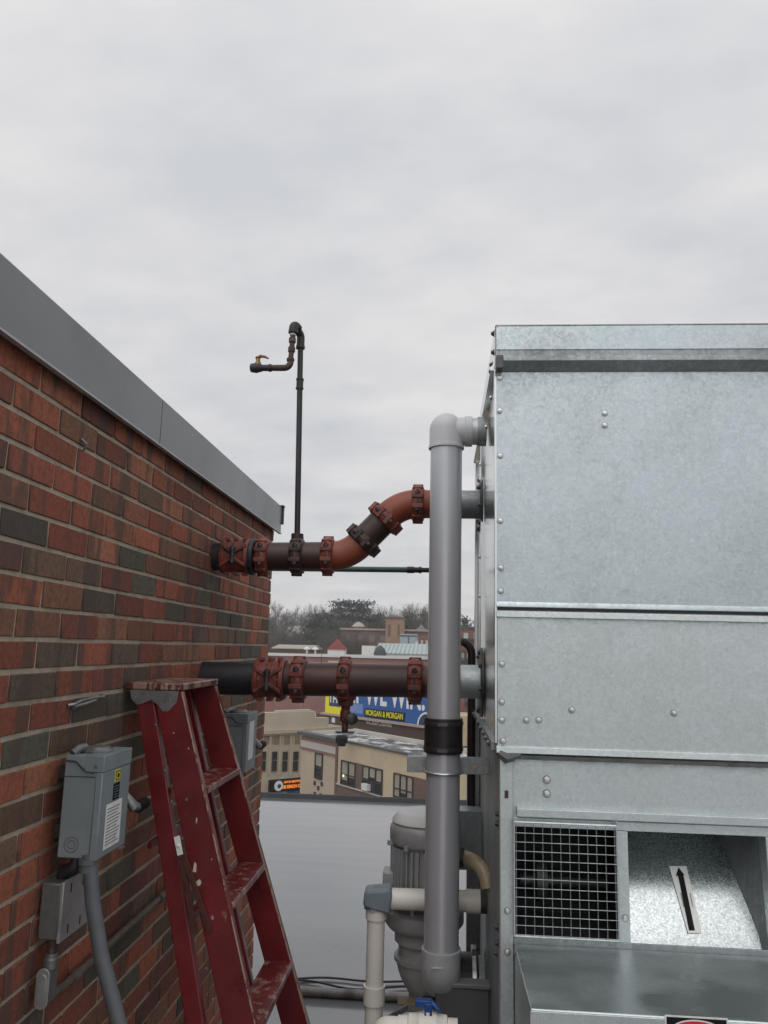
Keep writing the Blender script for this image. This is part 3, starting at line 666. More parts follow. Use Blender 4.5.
b = MB(); b.cyl(m0-ds*.004, m1+ds*.004, TR, 32); b.build('sloping_run', M['maroon_iron'], tp)
b = MB(); b.sweep(arc(Vector((P_hi.x+tl, 3, zhi-er)), (-math.sin(sa), 0, math.cos(sa)), (0, 0, 1), er, 12)+[(P_hi.x+tl+.03, 3, zhi)], TR*1.02, 32); b.build('elbow', M['red_orange'], tp)
b = MB(); b.cyl((P_hi.x+tl+.03, 3, zhi), (.02, 3, zhi), TR, 32); b.build('short_run', M['red_orange'], tp)
b = MB(); b.cyl((.02, 3, zhi), (.150, 3, zhi), TR, 32); b.lathe((.03, 3, zhi), (1, 0, 0), [(0, TR*1.03), (.01, TR*1.08), (.018, TR*1.03)], 32); b.build('steel_stub', M['galv_dull'], tp)
def px_x(px, py, Y=3.0): return at(px, py, Y).x
def wide_coupling(parent, x0, x1, Y, z, r, mt):
    b = MB(); c = Vector((x0, Y, z)); L = x1-x0
    b.lathe(c, (1, 0, 0), [(0, r), (0, r*1.22), (.016, r*1.27), (.022, r*1.12), (L*.5-.008, r*1.1), (L*.5-.008, r*1.17), (L*.5+.008, r*1.17), (L*.5+.008, r*1.1), (L-.022, r*1.12), (L-.016, r*1.27), (L, r*1.22), (L, r)], 32, cap=False)
    for s in (-1, 1):
        q = Vector((x0+L/2, Y+s*r*1.18, z))
        for k in (-1, 1):
            b.prism([(x0+.006, q.y, z+k*r*.85), (x0+L*.5, q.y+s*r*.16, z+k*r*.30), (x0+L-.006, q.y, z+k*r*.85), (x0+L-.006, q.y, z+k*r*.58), (x0+L*.5, q.y+s*r*.2, z+k*r*.08), (x0+.006, q.y, z+k*r*.58)], (0, -s*r*.35, 0))
        b.box((x0+.004, min(q.y, q.y-s*r*.5), z-r*.10), (x0+.026, max(q.y, q.y-s*r*.5), z+r*.10)); b.box((x1-.026, min(q.y, q.y-s*r*.5), z-r*.10), (x1-.004, max(q.y, q.y-s*r*.5), z+r*.10))
    for xx in (x0+.012, x1-.03, x0+L*.42):
        b.box((xx, Y-r*.5, z+r*1.10), (xx+.018, Y+r*.5, z+r*1.34)); b.box((xx, Y-r*.5, z-r*1.32), (xx+.018, Y+r*.5, z-r*1.1))
    o = b.build('flange_clamp', mt, parent, bevel=.003)
    for s in (-1, 1):
        b = MB(); q = Vector((x0+L/2, Y+s*r*1.32, z-r*.62))
        b.lathe(q, (0, 0, 1), [(0, r*.13), (r*.1, r*.13), (r*.1, r*.22), (r*.3, r*.22), (r*.3, r*.13), (r*.95, r*.13), (r*.95, r*.22), (r*1.15, r*.22), (r*1.16, r*.13), (r*1.25, r*.13)], 8)
        b.build('bolt', M['steel_dark'], o)
wide_coupling(tp, px_x(223, 556), px_x(251, 556), 3.0, 2.192, TR, M['red_iron'])
b = MB(); b.lathe((px_x(251.5, 556), 3, 2.193), (1, 0, 0), [(0, TR), (0, TR*1.3), (.016, TR*1.3), (.022, TR*1.05)], 32, cap=False); b.build('collar', M['blue_black'], tp, bevel=.002)
coupling(tp, (px_x(263.5, 556), 3, 2.195), (1, 0, 0), TR, M['red_iron'], .050)
coupling(tp, (px_x(328, 557), 3, 2.201), (1, 0, 0), TR, M['red_iron'], .048)
coupling(tp, m0+ds*.018, ds, TR, M['coupling_dark'], .050)
coupling(tp, m1-ds*.012, ds, TR, M['red_iron'], .050)
coupling(tp, (px_x(418, 505), 3, zhi), (1, 0, 0), TR, M['red_iron'], .048)
tap = coupling(tp, (px_x(297.5, 556), 3, 2.198), (1, 0, 0), TR, M['coupling_dark'], .050, name='saddle_clamp')
GX = px_x(297, 545)
b = MB(); b.lathe((GX, 3, 2.198+TR), (0, 0, 1), [(-.02, .030), (.006, .030), (.008, .0245), (.034, .0245), (.035, .015)], 20); b.build('boss', M['coupling_dark'], tap, bevel=.001)

LR = .0615; LY = 2.95
lp = thing('red_pipe', 'lower straight dark pipe with red couplings and a hanging valve, crossing in front of billboard', 'pipe', (-.9, LY, 1.72))
def lx(px): return at(px, 679, LY).x
def lz(x): return 1.719+(x+.9)*.0135
def lc(x): return Vector((x, LY, lz(x)))
b = MB(); b.cyl(lc(-.93), lc(lx(285)), LR, 36); b.build('bare_run', M['blue_black'], lp)
b = MB(); b.cyl(lc(lx(285)), lc(lx(425)), LR*.995, 36); b.build('straight_run', M['maroon_iron'], lp)
b = MB(); b.cyl(lc(lx(425)), lc(lx(440)), LR, 36); b.build('red_stub', M['red_iron'], lp)
b = MB(); b.cyl(lc(lx(440)), lc(.155), LR*1.0, 36); b.build('steel_stub', M['galv_mid'], lp)
wide_coupling(lp, lx(256), lx(286), LY, lz(lx(270)), LR, M['red_iron'])
coupling(lp, lc(lx(299)), (1, 0, 0), LR, M['red_iron'], .055)
coupling(lp, lc(lx(345)), (1, 0, 0), LR, M['red_iron'], .048)
coupling(lp, lc(lx(415)), (1, 0, 0), LR, M['red_iron'], .055)
vx = lx(346.5); vz = lz(vx)-LR
b = MB(); b.lathe((vx, LY, vz+.012), (0, 0, -1), [(0, .036), (.022, .036), (.026, .030), (.044, .028), (.046, .018), (.060, .016), (.066, .020), (.10, .019), (.104, .012), (.13, .012)], 20)
b.sweep([(vx, LY, vz-.07), (vx+.012, LY-.02, vz-.082), (vx+.025, LY-.035, vz-.085)], .012, 12); vv = b.build('drain_valve', M['red_iron'], lp, bevel=.001)
b = MB(); b.lathe((vx+.028, LY-.042, vz-.078), (.3, -1, .2), [(0, .018), (.006, .021), (.016, .021), (.02, .014)], 16); b.lathe((vx, LY, vz-.112), (0, 0, -1), [(0, .010), (.012, .012), (.014, .035), (.018, .036), (.021, .006)], 20); b.build('handwheel', M['black'], vv)

# ------------------------------------------------------------------ thin standpipe with a faucet
gp = thing('standpipe', 'tall thin black iron pipe rising from the upper red pipe, hooked at top', 'pipe', (GX, 3, 2.27))
g_top = at(301, 345, 3.0); gz = g_top.z+.018
gt = Vector((g_top.x-.002, 3, gz)); gr = .0118
b = MB(); b.cyl((GX, 3, 2.255), gt-Vector((0, 0, .02)), gr, 16); b.build('riser', M['black_iron'], gp)
cz = at(299.5, 384, 3).z; b = MB(); cx = GX+(gt.x-GX)*.8
b.lathe((cx, 3, cz-.022), (0, 0, 1), [(0, .0165), (.006, .0165), (.007, .0145), (.037, .0145), (.038, .0165), (.044, .0165)], 16); b.build('union', M['black_iron'], gp)
T2 = at(293.5, 323, 2.94)                          # second elbow, a little nearer and higher
b = MB()
pth = fillet([gt-Vector((0, 0, .028)), gt+Vector((0, 0, .022)), (T2.x+.004, 2.962, T2.z-.004)], .02, 6); b.sweep(pth, [.0165]*len(pth), 14)
b.lathe(gt-Vector((0, 0, .034)), (0, 0, 1), [(0, .019), (.012, .019), (.013, .0165)], 16); b.build('elbow', M['black_iron'], gp)
b = MB(); T2c = Vector((T2.x, 2.945, T2.z))
b.sweep(fillet([(T2.x+.014, 2.975, T2.z-.012), T2c+Vector((0, 0, .004)), T2c-Vector((0, 0, .036))], .016, 6), .0185, 16); b.lathe(T2c-Vector((0, 0, .042)), (0, 0, 1), [(0, .0205), (.012, .0205), (.013, .018)], 16); b.build('elbow', M['black_iron'], gp)
dn = at(292, 364, 2.945); bt = Vector((T2.x-.006, 2.945, dn.z-.008))
b = MB(); b.cyl(T2c-Vector((0, 0, .04)), bt+Vector((0, 0, .02)), .0105, 14)
for f, h in ((.40, .018), (.62, .018)):
    q = T2c.lerp(bt, f); b.lathe(q-Vector((0, 0, h/2)), (0, 0, 1), [(-.004, .0105), (0, .0145), (h, .0145), (h+.004, .0105)], 14)
b.build('drop_nipple', M['rust_iron'], gp)
b = MB(); q = T2c.lerp(bt, .27); b.lathe(q, (0, 0, 1), [(-.003, .0108), (-.003, .0125), (.004, .0125), (.004, .0108)], 14); b.build('tape', M['teflon'], gp)
le = at(251, 368, 2.945); 
b = MB(); pth = fillet([bt+Vector((0, 0, .03)), (bt.x, 2.945, le.z), (le.x+.10, 2.945, le.z)], .024, 6); b.sweep(pth, .0130, 14); b.lathe((bt.x, 2.945, le.z+.030), (0, 0, 1), [(0, .016), (.01, .016)], 14); b.build('elbow', M['rust_iron'], gp)
b = MB(); b.lathe((le.x-.003, 2.945, le.z), (1, 0, 0), [(0, .012), (.003, .0175), (.012, .019), (.026, .021), (.034, .0185), (.045, .0165), (.052, .013), (.075, .0135), (.077, .016), (.088, .016), (.089, .0125), (.13, .0125)], 16); fc = b.build('faucet', M['black_iron'], gp, bevel=.001)
fx_ = le.x+.028
b = MB(); b.lathe((fx_, 2.945, le.z+.014), (0, 0, 1), [(0, .013), (.012, .011), (.014, .0085), (.028, .008), (.030, .012), (.034, .010)], 12)
b.sweep([(fx_-.010, 2.945, le.z+.040), (fx_+.010, 2.942, le.z+.050), (fx_+.030, 2.94, le.z+.046), (fx_+.044, 2.94, le.z+.038)], [.005, .007, .006, .003], 8); b.build('lever', M['brass'], fc)

# thin green pipe behind the S bend
gq = thing('thin_pipe', 'thin green horizontal pipe behind the S bend of the red pipe', 'pipe', (-.4, 3.3, 2.18))
b = MB(); b.cyl((-.93, 3.30, 2.1775), (-.12, 3.30, 2.182), .0120, 16); b.build('run', M['green_pipe'], gq)
b = MB(); b.sweep(fillet([(-.12, 3.3, 2.182), (.075, 3.3, 2.183), (.075, 3.3, 1.9)], .03, 6), .0105, 14); b.lathe((-.142, 3.3, 2.182), (1, 0, 0), [(0, .0145), (.03, .0145), (.031, .012), (.05, .012), (.051, .0145), (.062, .0145)], 14); b.build('black_run', M['black_iron'], gq)

# ------------------------------------------------------------------ dark bent pipe beside the tower
b = MB(); b.sweep(fillet([(-.0, 3.32, 1.885), (.136, 3.32, 1.885), (.136, 3.32, 1.16), (.185, 3.32, 1.10)], [.055, .05], 8), .0165, 16)
bp = b.build('drain_pipe', mat('dark brown pipe', (.022, .017, .016), (.03, .022, .02), .45, .2, ns=30), loc=(.136, 3.32, 1.1))
tag(bp, 'slim dark brown pipe bending down behind the grey pipe', 'pipe')

# ------------------------------------------------------------------ grey plastic downpipe
gy = thing('plastic_downpipe', 'tall thick grey plastic downpipe with domed elbow and black rubber coupling', 'pipe', (.018, 2.65, .77))
PX, PY, PR = .0165, 2.65, .0555
b = MB(); b.cyl((PX, PY, .90), (PX, PY, 1.54), PR, 48); b.build('lower_length', M['pvc_grey'], gy)
b = MB(); b.cyl((PX, PY, 1.60), (PX, PY, 2.565), PR, 48); b.build('upper_length', M['pvc_grey'], gy)
zt = 2.612                                          # stub axis at the top
b = MB(); q_ = PR*1.085; b.lathe((PX, PY, 2.552), (0, 0, 1), [(0, q_), (.062, q_)]+[(.062+math.sin(R(a))*q_*1.05, math.cos(R(a))*q_) for a in range(10, 90, 10)]+[(.062+q_*1.05, .001)], 48)
b.lathe((PX, PY, zt), (1, 0, 0), [(0, PR*.9), (.064, PR*.9), (.066, PR*.98), (.090, PR*.98)], 40)
b.lathe((PX, PY, 2.547), (0, 0, 1), [(0, PR*1.0), (0, PR*1.13), (.010, PR*1.13), (.012, PR*1.08)], 48, cap=False)
b.build('top_elbow', M['pvc_grey_light'], gy)
b = MB(); b.cyl((.107, PY, zt), (.126, PY, zt), PR*.86, 40); b.build('side_stub', M['pvc_grey'], gy)
b = MB(); b.cyl((.1255, PY, zt), (.156, PY, zt), PR*.93, 40); b.build('hose_joint', M['galv_dull'], gy)
b = MB(); pth = fillet([(PX, PY, .905), (PX, PY, .815), (PX, PY+.16, .815)], .062, 14); b.sweep(pth, PR*1.11, 48)
b.lathe((PX, PY, .892), (0, 0, 1), [(0, PR*1.11), (.020, PR*1.13), (.024, PR*1.13), (.024, PR*1.0)], 48, cap=False); 
b.build('bottom_elbow', mat('darker grey elbow', (.42, .43, .445), (.38, .388, .40), .4, 0, ns=5, bst=.05), gy)
b = MB(); b.cyl((PX, PY+.15, .815), (PX, 2.93, .815), PR, 32); b.build('rear_length', M['pvc_grey'], gy)
b = MB(); b.lathe((PX, PY, 1.513), (0, 0, 1), [(0, PR), (0, PR*1.15), (.112, PR*1.15), (.112, PR)], 40); rc = b.build('rubber_coupling', M['black'], gy, bevel=.002)
b = MB()
for z in (1.522, 1.603): b.lathe((PX, PY, z), (0, 0, 1), [(0, PR*1.14), (0, PR*1.19), (.012, PR*1.19), (.012, PR*1.14)], 40, cap=False); b.box((PX-.02, PY-PR*1.32, z), (PX+.012, PY-PR*1.12, z+.011))
b.build('hose_clamp', mat('dull clamp band', (.12, .12, .12), (.07, .07, .07), .4, .8, ns=60), rc)
# moulded lettering rib on the lower elbow
b = MB(); b.box((PX-.03, PY-PR*1.12-.002, .878), (PX+.005, PY-PR*1.08, .882)); b.build('moulded_mark', M['pvc_grey_light'], gy)

# strut bracket holding the grey pipe
sb = thing('strut_bracket', 'galvanised slotted channel bracket clamping the grey pipe to the tower', 'bracket', (.0, 2.72, 1.465))
def chan(b, x0, x1, y0, z0, h, d, th=.0035):
    b.box((x0, y0, z0), (x1, y0+th, z0+h)); b.box((x0, y0+th, z0+h-th), (x1, y0+d, z0+h)); b.box((x0, y0+th, z0), (x1, y0+d, z0+th))
yb_ = PY+PR+.004; s_ = yb_/2.6
pL = at(407, 768, yb_); pR = at(497, 771, yb_)
b = MB(); chan(b, pL.x, .185, yb_, 1.438, .052, .040); b.build('channel', M['galv_dull'], sb, bevel=.001)
b = MB(); b.box((pL.x+.012, yb_-.001, 1.458), (pL.x+.035, yb_-.0003, 1.470)); b.box((.105, yb_-.001, 1.458), (.13, yb_-.0003, 1.470)); b.build('slot', M['mortar'], sb)
b = MB(); pts = [(PX+math.cos(a)*(PR+.005), PY+math.sin(a)*(PR+.005), 1.452) for a in [math.pi+math.pi*k/16 for k in range(17)]]
b.sweep([(PX-PR-.005, yb_+.03, 1.452)]+pts+[(PX+PR+.005, yb_+.03, 1.452)], .0042, 10); b.build('u_bolt', M['bolt'], sb)

# ------------------------------------------------------------------ cooling tower
ct = thing('cooling_tower', 'large galvanised sheet metal cooling tower unit at right', 'cooling tower', (.166, 2.2, 0))
X0, X1, Y0, Y1 = .160, 2.65, 2.20, 3.40
def panel(name, x0, x1, y0, y1, z0, z1, m, bev=.002, parent=ct):
    b = MB(); b.box((x0, y0, z0), (x1, y1, z1)); return b.build(name, m, parent, bevel=bev)
# casing core
core = panel('casing', X0+.004, X1, Y0+.004, Y1, 1.59, 2.79, M['galv_side'], .003)
# front sheets
up = panel('upper_panel', X0, X1, Y0-.001, Y0+.0035, 1.976, 2.672, M['galv'], .001)
md = panel('middle_panel', X0+.0015, X1, Y0-.001, Y0+.0035, 1.590, 1.957, M['galv_mid'], .001)
# folded seams, made as little channels
def seam(zc, h, proud, m, name='folded_seam', x0=X0-.002):
    b = MB(); b.prism([(x0, Y0-.0015, zc-h/2), (x0, Y0-proud, zc-h/2+.001), (x0, Y0-proud*.8, zc+h*.36), (x0, Y0-.003, zc+h/2), (x0, Y0+.02, zc+h/2), (x0, Y0+.02, zc-h/2)], (X1-x0, 0, 0)); return b.build(name, m, ct, bevel=.0008)
seam(1.952, .020, .010, M['galv_mid']); seam(1.9785, .016, .006, M['galv']); seam(1.585, .020, .010, M['galv_mid'])
b = MB(); b.box((X0, Y0-.001, 1.9625), (X1, Y0+.01, 1.970)); b.build('seam_gap', M['dark_detail'], ct)
# top fascia: tall folded lip
b = MB(); xx = X0-.002
b.prism([(xx, Y0-.003, 2.809), (xx, Y0-.003, 2.712), (xx, Y0-.030, 2.706), (xx, Y0-.032, 2.690), (xx, Y0-.005, 2.666), (xx, Y0+.02, 2.666), (xx, Y0+.02, 2.809)], (X1-xx, 0, 0)); fa = b.build('top_fascia', M['galv_dull'], ct, bevel=.0015)
b = MB(); b.box((xx+.002, Y0-.0055, 2.735), (X1, Y0-.0032, 2.808)); b.build('fascia_sheet', M['galv'], fa)
b = MB(); b.box((X0-.003, Y0-.006, 2.8098), (X1, Y1+.003, 2.8128)); b.build('lid', M['galv_dull'], ct)
b = MB(); b.box((X0-.003, Y0-.039, 2.664), (X0+.018, Y0-.004, 2.706)); b.build('corner_sealant', mat('grey sealant', (.12, .125, .125), (.08, .082, .082), .6, ns=40, bst=.5, bd=.003), ct, bevel=.003)
# side face dressing: fascia, vertical ribs, lip
b = MB(); b.prism([(X0-.004, Y0+.02, 2.809), (X0-.004, Y0+.02, 2.70), (X0-.016, Y0+.02, 2.690), (X0-.016, Y0+.02, 2.680), (X0+.005, Y0+.02, 2.675), (X0+.005, Y0+.02, 2.809)], (0, Y1-Y0-.02, 0)); b.build('side_fascia', M['galv_side'], ct)
b = MB(); b.box((X0-.006, Y0-.002, 1.60), (X0+.001, Y0+.034, 2.672)); b.build('corner_angle', M['galv_side'], ct, bevel=.001)
b = MB(); b.box((X0-.008, 2.72+.20, 1.60), (X0-.001+.006, 2.75+.20, 2.668)); b.box((X0-.010, Y1-.05, 1.60), (X0+.003, Y1, 2.668)); b.build('side_rib', M['galv_side'], ct, bevel=.001)
b = MB(); b.box((X0-.014, Y0+.03, 1.578), (X0+.004, Y1, 1.602)); b.build('side_flange', M['galv_dull'], ct, bevel=.001)
def bolts(name, pts, axis, r=.009, h=.008, parent=ct, m=None):
    for p in pts:
        b = MB(); bolt(b, p, axis, r, h, ring=True); b.build(name, [m or M['bolt'], M['steel_dark']], parent)
fb = [at(x, y, 2.2) for x, y in ((499, 378), (499, 411), (499.5, 456), (499.5, 521), (500, 568), (500, 591), (501, 664), (501, 702), (501, 720), (502, 741), (604, 413.5), (604, 425.5), (525.5, 720), (538, 720), (571, 710), (673, 713), )]
bolts('bolt', [(p.x+.002, Y0-.001, p.z) for p in fb], (0, -1, 0), .0072, .007)
bolts('bolt', [(X0-.006, Y0+.018, z) for z in (2.795, 2.735)], (-1, 0, 0), .008, .009, m=M['steel_dark'])
bolts('bolt', [(X0-.010, y, z) for y, z in ((2.26, 2.69), (2.23, 2.70))], (-1, 0, 0), .008, .009, m=M['steel_dark'])
bolts('bolt', [(X0-.007, y, z) for y, z in ((2.3, 2.62), (2.55, 2.60), (2.93, 2.56), (2.93, 2.50), (2.935, 2.2), (2.935, 2.05))], (-1, 0, 0), .008, .008, m=M['bolt'])
bolts('bolt', [(X0-.015, y, 1.59) for y in (2.3, 2.42, 2.56, 2.72, 2.9, 3.1, 3.28)], (-1, 0, 0), .0085, .008, m=M['cast_grey'])
# round flanges where pipes enter
def flange(y, z, r):
    b = MB(); b.lathe((X0+.001, y, z), (-1, 0, 0), [(0, r), (.006, r), (.007, r*.97), (.010, r*.93), (.0102, .01)], 36); o = b.build('pipe_flange', M['steel_dark'], ct)
    for k in range(8): b = MB(); a = k*math.pi/4+.2; bolt(b, (X0-.007, y+math.cos(a)*r*.84, z+math.sin(a)*r*.84), (-1, 0, 0), .0085, .012); b.build('flange_bolt', M['steel_dark'], o)
flange(3.0, zhi, .115); flange(LY, lz(.16), .130)
# lower section: posts, header, grille, fan housing
ZL = 1.572
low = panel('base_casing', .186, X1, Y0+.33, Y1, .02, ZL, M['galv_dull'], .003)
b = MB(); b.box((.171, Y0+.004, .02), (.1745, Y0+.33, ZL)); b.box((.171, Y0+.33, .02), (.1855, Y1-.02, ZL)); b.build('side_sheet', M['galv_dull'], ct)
b = MB(); b.box((.168, Y0-.004, .02), (.202, Y0-.001, ZL)); b.box((.168, Y0-.001, .02), (.171, Y0+.045, ZL)); b.build('corner_post', M['galv_mid'], ct, bevel=.001)
hd = panel('header_panel', .2025, X1, Y0+.006, Y0+.010, 1.40, ZL, M['galv_mid'], .001)
b = MB(); b.prism([(.212, Y0+.0055, 1.438), (.212, Y0-.014, 1.434), (.212, Y0-.014, 1.414), (.212, Y0+.0055, 1.418)], (X1-.22, 0, 0)); b.build('header_lip', M['galv_mid'], ct, bevel=.001)
b = MB(); b.box((.2025, Y0-.006, 1.560), (X1, Y0+.0055, 1.571)); b.build('sealant_bead', mat('dark bead', (.06, .062, .06), (.12, .12, .115), .7, ns=30, bst=.6, bd=.003), ct)
b = MB(); b.sweep([(.165, Y0-.006, 1.575), (.185, Y0-.010, 1.562), (.203, Y0-.007, 1.566), (.225, Y0-.004, 1.573)], [.010, .014, .011, .005], 8); b.build('corner_sealant', M['enclosure'], ct)
hb = [at(x, y, 2.2) for x, y in ((547, 780), (547, 794))]
bolts('bolt', [(p.x, Y0+.005, p.z) for p in hb], (0, -1, 0), .0085, .007)
b = MB(); b.box((.180, Y0-.0055, 1.458), (.190, Y0-.0042, 1.478)); b.build('rust_mark', M['rust_iron'], ct)
b = MB(); b.box((.2025, Y0+.0, 1.386), (X1, Y0+.004, 1.409)); b.box((.2025, Y0+.004, 1.386), (X1, Y0+.03, 1.389)); b.build('opening_rail', M['galv_mid'], ct, bevel=.001)
# the dark bay behind the grille
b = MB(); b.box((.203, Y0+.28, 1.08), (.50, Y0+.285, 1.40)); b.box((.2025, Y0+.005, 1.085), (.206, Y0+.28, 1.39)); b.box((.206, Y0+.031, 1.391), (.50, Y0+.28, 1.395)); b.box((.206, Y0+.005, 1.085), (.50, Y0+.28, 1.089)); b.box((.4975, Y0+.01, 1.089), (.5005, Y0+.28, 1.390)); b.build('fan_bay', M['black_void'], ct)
b = MB(); b.lathe((.44, Y0+.2, 1.20), (1, 0, 0), [(-.2, .016), (.05, .016)], 16); b.lathe((.30, Y0+.22, 1.20), (1, 0, 0), [(-.015, .06), (.015, .06)], 24); b.build('pulley', M['steel_dark'], ct)
# wire grille
gl = thing('g', '', '', (.2, 2.17, 1.1)); bpy.data.objects.remove(gl)
gx0, gx1, gz0, gz1, gY = .2025, .4705, 1.1215, 1.402, Y0-.022
b = MB()
for k in range(12): x = gx0+.006+(gx1-gx0-.012)*k/11; b.cyl((x, gY, gz0), (x, gY, gz1), .00105, 6)
for k in range(13): z = gz0+.004+(gz1-gz0-.008)*k/12; b.cyl((gx0, gY-.0028, z), (gx1, gY-.0028, z), .00105, 6)
gr_ = b.build('wire_grille', M['galv_dull'], ct)
b = MB()
b.sweep([(gx0, gY, gz0), (gx1, gY, gz0)], .003, 8); b.sweep([(gx0, gY, gz1), (gx1, gY, gz1)], .003, 8); b.sweep([(gx0, gY, gz0), (gx0, gY, gz1+.012)], .003, 8); b.sweep([(gx1, gY, gz0), (gx1, gY, gz1+.012)], .003, 8)
for x in (gx0, gx1):
    for z in (gz0, gz1): b.cyl((x, gY, z), (x, Y0+.002, z), .0025, 8)
b.build('grille_frame', M['galv_mid'], gr_)
b = MB(); b.box((.4735, Y0-.004, 1.112), (.503, Y0-.0005, 1.3855)); b.build('mid_post', M['galv_mid'], ct, bevel=.001)
bolts('bolt', [(.490, Y0-.004, 1.172), (.1862, Y0-.004, 1.175), (.186, Y0-.004, 1.075)], (0, -1, 0), .007, .007)
b = MB(); b.box((.858, Y0-.004, 1.1125), (.895, Y0-.0005, 1.3855)); b.box((.858, Y0, 1.10), (.861, Y0+.14, 1.3855)); b.build('right_post', M['galv_mid'], ct, bevel=.001)
# curved fan housing (scroll): steep lower part faces the camera, top curls away into the dark
b = MB(); n = 20; prof = []
for k in range(n+1): z = 1.085+.303*k/n; prof.append((Y0+.030+(z-1.085)*.50+max(0, z-1.085)**2*.9, z))
va = [b.bm.verts.new((.507, y, z)) for y, z in prof]; vb = [b.bm.verts.new((.848-max(0, (z-1.13))*.20, y, z)) for y, z in prof]
for k in range(len(prof)-1): f = b.face([va[k], vb[k], vb[k+1], va[k+1]]); f.smooth = True
fh = b.build('fan_scroll', M['galv_bright'], ct)
b = MB(); b.box((.505, Y0+.30, 1.09), (.858, Y0+.305, 1.389)); b.box((.505, Y0+.031, 1.3905), (.858, Y0+.30, 1.3945)); b.box((.8615, Y0+.02, 1.09), (.865, Y0+.30, 1.389)); b.build('scroll_bay', M['galv_dull'], ct)
b = MB(); 
zz_ = [1.086+.302*k/8 for k in range(9)]; L_ = [b.bm.verts.new((.8475-max(0, (z-1.13))*.20, Y0+.028+(z-1.085)*.50+max(0, z-1.085)**2*.9, z)) for z in zz_]; Q_ = [b.bm.verts.new((.8575, Y0+.018+(z-1.085)*.12, z)) for z in zz_]
for k in range(8): b.face([L_[k], Q_[k], Q_[k+1], L_[k+1]])
b.build('scroll_side', M['galv_dull'], ct)
# arrow sticker lying on the curved sheet
def scroll_y(z):
    return Y0+.030+(z-1.085)*.50+max(0, z-1.085)**2*.9
def on_scroll(px, py, lift):
    d = ray(px, py); lo, hi = Y0, Y0+.25
    for _ in range(40):
        m_ = (lo+hi)/2; p = d*(m_/d.y); z = p.z+EYE
        if m_ < scroll_y(z)-lift: lo = m_
        else: hi = m_
    p = d*(lo/d.y); return Vector((p.x, p.y, p.z+EYE))
def decal(name, L, Rr, m, lift, parent):            # strip between a left and a right polyline given in picture positions
    b = MB(); nn = 14; rows = []
    for k in range(nn+1):
        t = k/nn; l = Vector(L[0]).lerp(Vector(L[1]), t); r = Vector(Rr[0]).lerp(Vector(Rr[1]), t)
        rows.append((b.bm.verts.new(on_scroll(l.x, l.y, lift)), b.bm.verts.new(on_scroll(r.x, r.y, lift))))
    for k in range(nn): b.face([rows[k][0], rows[k][1], rows[k+1][1], rows[k+1][0]])
    return b.build(name, m, parent)
st = decal('sticker', ((669, 866), (688, 933)), ((686.5, 866), (702, 933)), M['paper'], .0045, fh)
decal('arrow_shaft', ((677.5, 873), (689, 930.5)), ((683, 873), (695, 930.5)), M['ink'], .0052, st)
decal('arrow_head', ((678.4, 867.5), (676, 876)), ((678.6, 867.5), (684.5, 875)), M['ink'], .006, st)
decal('mark', ((680.3, 893), (683.5, 907)), ((681.2, 893), (684.3, 907)), M['label_print'], .006, st)
decal('mark', ((689.5, 893), (692.5, 907)), ((690.4, 893), (693.3, 907)), M['label_print'], .006, st)
# sill and the projecting belt guard box
b = MB(); b.box((.2025, Y0-.006, 1.072), (X1, Y0-.0005, 1.112)); b.box((.206, Y0, 1.072), (X1, Y0+.3, 1.084)); b.build('sill', M['galv_dull'], ct, bevel=.001)
bgd = thing('belt_guard', 'projecting wet galvanised guard box with danger sign below the grille', 'guard box', (1.2, 2.0, 0))
b = MB(); gx = .2035; F = 1.83
b.hexa([(gx, F, .5), (X1, F, .5), (X1, Y0-.007, .5), (gx, Y0-.007, .5), (gx, F, 1.094), (X1, F, 1.094), (X1, Y0-.007, 1.098), (gx, Y0-.007, 1.098)])
b.build('cover', M['galv_wet'], bgd, bevel=.003)
b = MB(); b.box((gx-.001, F-.003, .5), (X1, F-.0005, 1.091)); b.build('front_sheet', M['galv_mid'], bgd, bevel=.001)
sL = at(665, 1018, F-.005); sR = at(728, 1020, F-.005); sw_ = sR.x-sL.x; z1s = (sL.z+sR.z)/2+.004
b = MB(); b.box((sL.x, F-.0045, z1s-.12), (sR.x, F-.003, z1s)); sg = b.build('danger_sign', M['paper'], bgd)
b = MB(); b.box((sL.x+.003, F-.0052, z1s-.052), (sR.x-.003, F-.0046, z1s-.003)); b.build('sign_field', M['ink'], sg)
b = MB(); cxs = (sL.x+sR.x)/2
b.prism([(cxs+math.cos(a)*sw_*.41, F-.0058, z1s-.028+math.sin(a)*.0225) for a in [2*math.pi*k/32 for k in range(32)]], (0, .0005, 0)); b.build('oval_border', M['bb_white'], sg)
b = MB(); b.prism([(cxs+math.cos(a)*sw_*.385, F-.0065, z1s-.028+math.sin(a)*.0198) for a in [2*math.pi*k/32 for k in range(32)]], (0, .0005, 0)); b.build('oval', M['red_ink'], sg)
text('lettering', 'DANGER', .028, M['bb_white'], sg, (cxs, F-.0075, z1s-.028), (1, 0, 0), (0, 0, 1), depth=.0004, offset=.0006)
text('lettering', 'KEEP HANDS\nCLEAR', .020, M['ink'], sg, (cxs, F-.0055, z1s-.085), (1, 0, 0), (0, 0, 1), depth=.0003)
